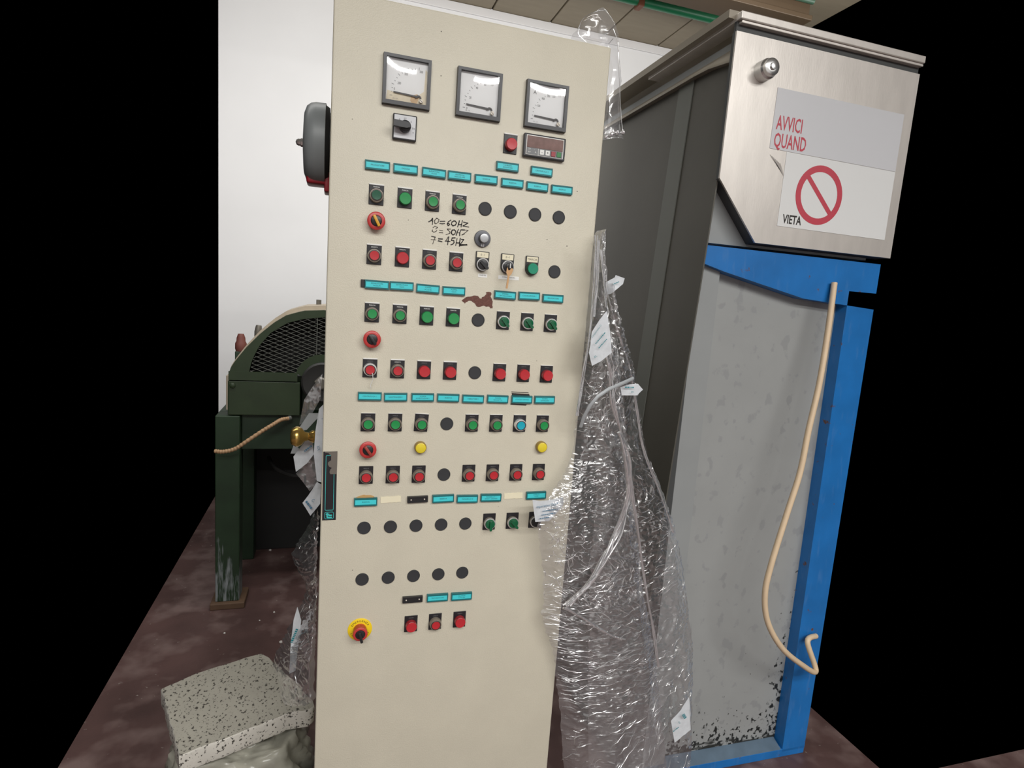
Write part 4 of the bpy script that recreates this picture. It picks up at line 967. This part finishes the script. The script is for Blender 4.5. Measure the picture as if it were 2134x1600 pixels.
def lump(name, c, rad, m, seed, amp, label, cat):
    nu, nv = 72, 40; th = np.linspace(0, 2*np.pi, nu, endpoint=False); ph = np.linspace(0.02, np.pi/2, nv)
    T, Pp = np.meshgrid(th, ph)
    d = np.stack([np.sin(Pp)*np.cos(T), np.sin(Pp)*np.sin(T), np.cos(Pp)], -1)
    h = ridged(d[:, :, 0]*1.0+3+.3*d[:, :, 2], d[:, :, 1]+5+.6*d[:, :, 2], seed, [(4, 4, amp, .5), (10, 9, amp*.5, .5), (24, 22, amp*.2, .4)])
    sq = np.maximum(np.abs(np.cos(T)), np.abs(np.sin(T)))**-.5
    P = np.stack([c[0]+d[:, :, 0]*rad[0]*sq*(1+h), c[1]+d[:, :, 1]*rad[1]*sq*(1+h), c[2]+np.minimum(1, d[:, :, 2]*1.5)*rad[2]*(1+h*.5)], -1).reshape(-1, 3)
    I = np.arange(nu*nv).reshape(nv, nu); J = np.roll(I, -1, 1)
    F = np.stack([I[:-1], J[:-1], J[1:], I[1:]], -1).reshape(-1, 4).tolist() + [I[0].tolist()]
    o = part(name, MB().add(P.tolist(), F), m, None, 80)
    if label: tag(o, label, cat)
    return o
M_bag = mat('cloudy_bag_plastic', rgb(158, 156, 144), 0.2, noise=0.22, nscale=16, bump=0.3, bscale=40)
lump('plastic_bag', (-.215, .41, 0.0), (.165, .165, .20), M_bag, 9, .2, 'lumpy cloudy plastic bag under the speckled stone slab', 'bag')

# crumbs on the floor
for x_, y_, r, lab in ((-.165, 1.17, .008, 'white crumb on the floor nearest the back corner of the speckled slab'), (-.215, 1.42, .005, 'tiny white crumb on the floor below the hanging film, rightmost of a pair'),
                       (-.27, 1.36, .004, 'tiny white crumb on the floor, left of its equal and in front of the machine'), (-.40, 1.28, .005, 'white crumb on the floor in front of the machine leg'), (-.30, 2.10, .008, 'white crumb far back on the floor in the shade of the machine')):
    q = MB().lathe([(r*.8, 0), (r, r*.5), (r*.6, r), (r*.1, r*1.15)], 7, (x_, y_, 0), (0.12, .1, 1))
    tag(part('plaster_crumb', q, M_crumb, None, 30), lab, 'crumb', 'white crumbs on the floor')

# ================================================================== GREEN MACHINE (left, behind)
gm = thing('green_machine', 'dark green machine with a mesh wheel guard against the white wall', 'machine', (-0.05, 1.75, 0))
def gpart(n_, mb, m_, sm=None, lab=None): return part(n_, mb, m_, gm, sm, lab)
YF = 1.5
# legs and frame
for (x0, x1, y0) in ((-.475, -.374, 1.50), (.27, .36, 1.50)):
    gpart('leg', MB().box((x0, y0, .03), (x1, y0+.10, .905), .004), M_mleg)
    gpart('foot_plate', MB().box((x0-.02, y0-.02, 0), (x1+.025, y0+.13, .03), .004), mat('wooden_block', rgb(92, 70, 52), .7, noise=.2, nscale=12))
for (x0, x1) in ((-.475, -.374), (.27, .36)):
    gpart('leg', MB().box((x0, 2.0, .0), (x1, 2.10, .905), .004), M_mgreen2)
gpart('crossbeam', MB().box((-.374, 1.54, .742), (.27, 1.60, .905), .003), M_mgreen2)
gpart('bed', MB().box((-.475, 1.60, .86), (.36, 2.10, .905), .003), M_mgreen2)
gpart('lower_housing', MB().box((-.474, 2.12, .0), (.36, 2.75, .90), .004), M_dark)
gpart('gear_box', MB().box((-.424, YF, .909), (-.125, 1.86, 1.062), .003), M_mgreen, None)
gpart('gear_box', MB().box((.065, YF, .909), (.36, 1.86, 1.062), .003), M_mgreen, None)
gpart('gear_box_back', MB().box((-.125, 1.62, .909), (.065, 1.86, 1.062), .003), M_mgreen2)
gpart('side_flange', MB().box((-.436, YF+.03, .925), (-.424, 1.86, 1.08), .002), M_mbeige)
gpart('plug_screw', MB().lathe([(.013, 0), (.013, .006), (.009, .008)], 6, (-.405, YF, 1.042), (0, -1, 0)), M_mgreen, 30)
# guard: outline on the right side mirrored about x = -0.03
xc = -.03
outer = [(-.421, 1.066), (-.419, 1.108), (-.395, 1.150), (-.349, 1.213), (-.294, 1.275), (-.240, 1.325), (-.190, 1.360), (-.118, 1.385), (xc, 1.393)]
inner = [(-.339, 1.103), (-.327, 1.156), (-.298, 1.221), (-.25, 1.282), (-.182, 1.328), (-.112, 1.350), (xc, 1.361)]
mir = lambda L: L + [(2*xc-a, b) for a, b in reversed(L[:-1])]
ou = mir(outer)
wc, wr = (xc, 1.075), .118
arc = [(wc[0]+wr*math.cos(a), wc[1]+wr*math.sin(a)) for a in np.linspace(math.radians(166), math.radians(14), 14)]
inn = mir(inner)
# face plate built as quads between resampled outlines
def resample(L, n):
    L = [Vector((a, b)) for a, b in L]; d = [0]
    for i in range(1, len(L)): d.append(d[-1]+(L[i]-L[i-1]).length)
    out = []
    for k in range(n):
        s = d[-1]*k/(n-1); i = max(j for j in range(len(d)-1) if d[j] <= s+1e-9); t_ = (s-d[i])/(d[i+1]-d[i])
        p = L[i].lerp(L[i+1], t_); out.append((p.x, p.y))
    return out
def strip_plate(mb, A, B, y0, y1):
    n = len(A); v = [(p[0], y0, p[1]) for p in A]+[(p[0], y0, p[1]) for p in B]+[(p[0], y1, p[1]) for p in A]+[(p[0], y1, p[1]) for p in B]; f = []
    for i in range(n-1):
        f += [(i, i+1, n+i+1, n+i), (2*n+i, 3*n+i, 3*n+i+1, 2*n+i+1), (i, 2*n+i, 2*n+i+1, i+1), (n+i, n+i+1, 3*n+i+1, 3*n+i)]
    return mb.add(v, f)
g = MB(); strip_plate(g, resample(ou, 41), resample(inn, 41), YF, YF+.012)
g.box((-.421, YF-.002, 1.066), (wc[0]-wr+.01, YF+.012, 1.104)); g.box((wc[0]+wr-.01, YF-.002, 1.066), (2*xc+.421, YF+.012, 1.104))
strip_plate(g, arc, [(wc[0]+(wr-.035)*math.cos(a), wc[1]+(wr-.035)*math.sin(a)) for a in np.linspace(math.radians(172), math.radians(8), 14)], YF, YF+.012)
gpart('guard_frame', g, M_mgreen)
g = MB(); Oc = resample(ou, 41); n = 41
strip_plate(g, Oc, [(wc[0]+(p[0]-wc[0])*1.0, p[1]+.003) for p in Oc], YF+.012, YF+.30)
gpart('guard_cover', g, M_mbeige)
Ocr = [(wc[0]+(p[0]-wc[0])*1.012, 1.066+(p[1]-1.066)*1.06) for p in Oc]
g = MB(); strip_plate(g, Ocr, Oc, YF+.05, YF+.32); gpart('cover_band', g, M_mbeige, None, 'dusty beige band over the guard')
part('guard_back', MB().prism([(a, b) for a, b in Oc], 'y', YF+.22, YF+.23), M_dark, gm)
# expanded mesh, clipped to the window
def inside(p, poly):
    c = False; n = len(poly); j = n-1
    for i in range(n):
        if (poly[i][1] > p[1]) != (poly[j][1] > p[1]) and p[0] < (poly[j][0]-poly[i][0])*(p[1]-poly[i][1])/(poly[j][1]-poly[i][1])+poly[i][0]: c = not c
        j = i
    return c
win = inn + list(reversed(arc))
g = MB(); sp = .0185; sl = .40
for sgn in (1, -1):
    for k in range(-40, 60):
        b0 = 1.06+k*sp; run = None; N = 160
        for i in range(N+1):
            x_ = -.36 + .66*i/N; z_ = b0 + sgn*sl*(x_-xc)
            ins = inside((x_, z_), win)
            if ins and run is None: run = (x_, z_)
            if (not ins or i == N) and run is not None:
                a, b = run, (x_, z_); run = None
                w = .0011; yy = YF+.004+.002*sgn
                g.add([(a[0], yy, a[1]-w), (b[0], yy, b[1]-w), (b[0], yy, b[1]+w), (a[0], yy, a[1]+w), (a[0], yy+.003, a[1]-w), (b[0], yy+.003, b[1]-w), (b[0], yy+.003, b[1]+w), (a[0], yy+.003, a[1]+w)],
                      [(0, 1, 2, 3), (0, 4, 5, 1), (3, 2, 6, 7), (4, 7, 6, 5)])
o = gpart('mesh_infill', g, M_mesh); o['kind'] = 'stuff'
gpart('mesh_rib', MB().box((xc-.03, YF+.002, 1.19), (xc-.027, YF+.006, 1.36)), M_mesh)
# wheel

gpart('pulley_wheel', MB().lathe([(.092, -.06), (.092, .008), (.084, .014), (.050, .008)], 40, (wc[0], YF, wc[1]-.01), (0, -1, 0), True), M_rubber, 40)
gpart('hub_nut', MB().lathe([(.030, .006), (.030, .03), (.024, .034)], 6, (wc[0]-.005, YF, wc[1]-.01), (0, -1, 0)), M_bolt, 30)
# bolts and fittings
gpart('top_bolt', MB().lathe([(.012, 0), (.012, .028)], 6, (-.06, 1.72, 1.405), (0, 0, 1)), M_bolt, 30)
gpart('rim_bolt', MB().lathe([(.013, 0), (.016, .03), (.013, .055), (.011, .06)], 12, (-.320, 1.62, 1.243), (0.1, 0, 1)), M_bolt, 40)
gpart('fitting_pillar', MB().box((-.405, 1.56, 1.06), (-.360, 1.62, 1.185), .003), M_mgreen2)
gpart('fitting_cap', MB().lathe([(.021, 0), (.024, .012), (.024, .035), (.019, .045), (.018, .06), (.013, .075), (.012, .078)], 20, (-.383, 1.58, 1.185), (0, 0, 1)), M_redcap, 40, 'red-brown capped fitting')
# ribbed hose
HP = [(-0.1744, 1.49, 0.8976), (-0.2022, 1.46, 0.8973), (-0.2339, 1.44, 0.8798), (-0.2775, 1.43, 0.8516), (-0.3339, 1.42, 0.8111), (-0.3815, 1.42, 0.777), (-0.4268, 1.42, 0.7645), (-0.4624, 1.43, 0.7641)]
hs = thing('ribbed_hose', 'tan ribbed hose curving out from under the green machine', 'hose', HP[-1])
part('hose_body', MB().tube(HP, lambda t_: .0085+.0009*math.sin(t_*170), 12, True, 22), M_hose, hs, 60)
part('hose_clip', MB().lathe([(.0105, 0), (.0105, .014)], 16, HP[0], Vector(HP[0])-Vector(HP[1]), True), M_steel, hs, 40)
# black cables lying behind the machine
CP = [(-0.2934, 1.9, 0.6035), (-0.2697, 1.85, 0.5768), (-0.2262, 1.8, 0.5558), (-0.1542, 1.75, 0.5475), (-0.0744, 1.75, 0.5611)]
o = tag(part('black_cable', MB().tube(CP, .010, 8, True, 6), M_rubber, None, 40), 'black cable looping in the shade under the green machine', 'cable')

# ================================================================== HOPPER MACHINE (right)
hm = thing('hopper_machine', 'large steel hopper machine on a blue frame to the right of the cabinet', 'machine', (1.3, 0.9, 0))
def hpart(n_, mb, m_, sm=None, lab=None): return part(n_, mb, m_, hm, sm, lab)
X0 = 1.022; lean = .052
def xs(z_, y=0): return X0 + lean*(z_-2.16)
def side_quad(y0, y1, z0, z1, th=.004, off=0.0):
    v = []
    for z_ in (z0, z1):
        for y_ in (y0, y1):
            v.append((xs(z_)+off, y_, z_)); v.append((xs(z_)+off+th, y_, z_))
    f = [(0, 2, 6, 4), (1, 5, 7, 3), (0, 4, 5, 1), (2, 3, 7, 6), (0, 1, 3, 2), (4, 6, 7, 5)]
    return MB().add(v, f)
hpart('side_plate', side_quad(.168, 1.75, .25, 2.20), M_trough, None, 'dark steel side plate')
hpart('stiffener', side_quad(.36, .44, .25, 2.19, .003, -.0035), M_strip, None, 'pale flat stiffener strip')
# rolled rim along the top edge
prof = [(.985, 2.292), (.985, 2.272), (1.020, 2.270), (1.044, 2.266), (1.048, 2.246), (1.044, 2.228), (1.026, 2.208), (1.006, 2.192), (1.006, 2.184), (1.026, 2.184), (1.056, 2.20), (1.056, 2.292)]
def rim():
    ys = [.168, .19, .22, .27, .34, .42, 1.75]; v = []; f = []; n = len(prof)
    for y_ in ys:
        dz = -0.018*max(0, 1-(y_-.168)/.12)
        for k, (a, b) in enumerate(prof):
            v.append((a, y_, b + (dz if k in (7, 8, 9) else 0)))
    for i in range(len(ys)-1):
        for k in range(n): f.append((i*n+k, i*n+(k+1) % n, (i+1)*n+(k+1) % n, (i+1)*n+k))
    f += [tuple(range(n)), tuple((len(ys)-1)*n+n-1-k for k in range(n))]
    return MB().add(v, f)
hpart('rolled_rim', rim(), mat('rim_steel', rgb(150, 142, 128), 0.4, 0.25, noise=0.06, nscale=8), 50)  # paler than the side plate, in place of light from above and left
XR = 1.635
bx = MB(); bx.prism([(1.002, 2.236), (1.002, 1.865), (1.141, 1.707), (XR, 1.707), (XR, 2.236)], 'y', .15, .156)
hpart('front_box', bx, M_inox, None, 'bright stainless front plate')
bx = MB()
for (a, b) in (((1.002, 2.236), (1.002, 1.865)), ((1.002, 1.865), (1.141, 1.707)), ((1.141, 1.707), (XR, 1.707))):
    bx.add([(a[0], .156, a[1]), (b[0], .156, b[1]), (b[0]+(0 if a[0] == b[0] else .014), .168 if a[0] == b[0] else .215, b[1]), (a[0]+(0 if a[0] == b[0] else .014), .168 if a[0] == b[0] else .215, a[1])], [(0, 1, 2, 3)])
hpart('box_return', bx, M_greydark)
hpart('lid', MB().box((1.003, .138, 2.262), (XR, .62, 2.281), .002), M_inox)
hpart('lid_lip', MB().box((1.010, .143, 2.2545), (XR, .16, 2.261), .001), M_inox)
hpart('lid_groove', MB().box((1.004, .157, 2.236), (XR, .167, 2.262)), M_greydark)  # dark colour in the recess stands for shade under the lid
hpart('box_bolt', MB().lathe([(.027, 0), (.026, .026), (.022, .030), (.022, .040), (.017, .043), (.009, .043), (.009, .048), (.003, .049)], 28, (1.094, .15, 2.150), (0, -1, 0)), M_steel, 40)
# back body of the hopper, seen as a grey wedge below the front plate
hpart('hopper_body', MB().prism([(1.034, 2.235), (1.007, 1.70), (1.60, 1.70), (1.60, 2.235)], 'y', .205, 1.70), M_greypost)
# signs
def sign(name, pts, m_, lab):
    return hpart(name, MB().prism(pts, 'y', .1499, .1488), m_, None, lab)
sg = sign('warning_sign', [(1.150, 2.120), (1.148, 1.962), (1.60, 1.957), (1.60, 2.118)], M_signg, 'grey sign with red capitals')
q = MB(); add_text(q, 'AVVICI', .046, 1.160, 2.030, .1484, 0, .62, 'LEFT', 1.15, .0006); add_text(q, 'QUAND', .046, 1.158, 1.984, .1484, 0, .64, 'LEFT', 1.15, .0006)
part('lettering', q, M_signred, sg)
sg = sign('prohibition_sign', [(1.206, 1.960), (1.206, 1.760), (1.60, 1.758), (1.60, 1.956)], M_signw, 'white sign with a red ring')
q = MB()
rc, r1, r2 = (1.336, 1.858), .082, .064
A = [(rc[0]+r1*math.cos(a), rc[1]+r1*math.sin(a)) for a in np.linspace(0, 2*math.pi, 49)]; B = [(rc[0]+r2*math.cos(a), rc[1]+r2*math.sin(a)) for a in np.linspace(0, 2*math.pi, 49)]
q.add([(p[0], .1484, p[1]) for p in A]+[(p[0], .1484, p[1]) for p in B], [(i, i+1, 49+i+1, 49+i) for i in range(48)])
c_, s_ = math.cos(math.radians(-45)), math.sin(math.radians(-45))
q.add([(rc[0]+r2*c_*k-s_*w, .1484, rc[1]+r2*s_*k+c_*w) for k, w in ((-1, -.007), (1, -.007), (1, .007), (-1, .007))], [(0, 1, 2, 3)])
part('ring', q, M_signred, sg)
part('lettering', add_text(MB(), 'VIETA', .031, 1.222, 1.780, .1484, 0, .78, 'LEFT', 1.08, .0007), M_ink, sg)
# scuffs beside the signs
q = MB()
for k in range(7):
    a = (1.152+.006*k, 1.945-.003*k); b = (1.185+.004*k, 1.915-.004*k)
    q.add([(a[0], .1494, a[1]), (a[0]+.002, .1494, a[1]+.001), (b[0]+.0014, .1494, b[1]+.001), (b[0], .1494, b[1])], [(0, 1, 2, 3)])
o = hpart('scuff_marks', q, mat('scuff_grey', rgb(176, 170, 164), .5)); o['kind'] = 'stuff'
# blue frame and grey panel
hpart('top_rail', MB().prism([(1.0, 1.690), (1.0, 1.640), (1.075, 1.622), (1.36, 1.566), (XR, 1.55), (XR, 1.690)], 'y', .18, .26), M_blue)
hpart('post', MB().prism([(1.528, 1.60), (1.540, .02), (XR, .02), (XR, 1.60)], 'y', .18, .26), M_blue)
hpart('bottom_rail', MB().box((1.0, .18, -.0), (XR, .27, .030), .002), M_blue)
hpart('inner_ledge', MB().prism([(.18, .030), (.22, .046), (.24, .046), (.24, .030)], 'x', 1.0, 1.534), mat('worn_grey_blue', rgb(92, 110, 126), .5, noise=.15, nscale=20))
hpart('dark_side_sheet', MB().prism([(xs(.03)+.009, .03), (xs(1.45)+.009, 1.45), (.999, 1.55), (.999, .03)], 'y', .192, 1.6), M_greydark)  # plain dark sheet added over the left side of the post
hpart('left_post', MB().prism([(1.0, 1.64), (1.0, .03), (1.085, .03), (1.074, 1.622)], 'y', .20, .26), M_greypost)
hpart('panel', MB().box((1.06, .222, .03), (1.545, .232, 1.63)), M_grey, None, 'grey panel with dark specks at the bottom')
hpart('back_frame', MB().box((1.0, .26, .02), (XR, 1.6, 1.60)), M_greydark)
# cream hose hanging in front
HP = [(1.455, .168, 1.62), (1.44, .150, 1.48), (1.415, .128, 1.32), (1.385, .112, 1.18)] + [(1.364, 0.1, 1.0494), (1.3284, 0.09, 0.9266), (1.2869, 0.08, 0.7665), (1.2808, 0.08, 0.6747), (1.3057, 0.08, 0.585), (1.3704, 0.08, 0.4953), (1.4743, 0.1, 0.4143), (1.577, 0.13, 0.3541)] + [(1.545, .150, .45), (1.60, .172, .452)]
o = tag(part('rubber_hose', MB().tube(HP, .0088, 12, True, 10), M_cream_hose, None, 60), 'cream rubber hose looping down in front of the grey panel', 'hose')
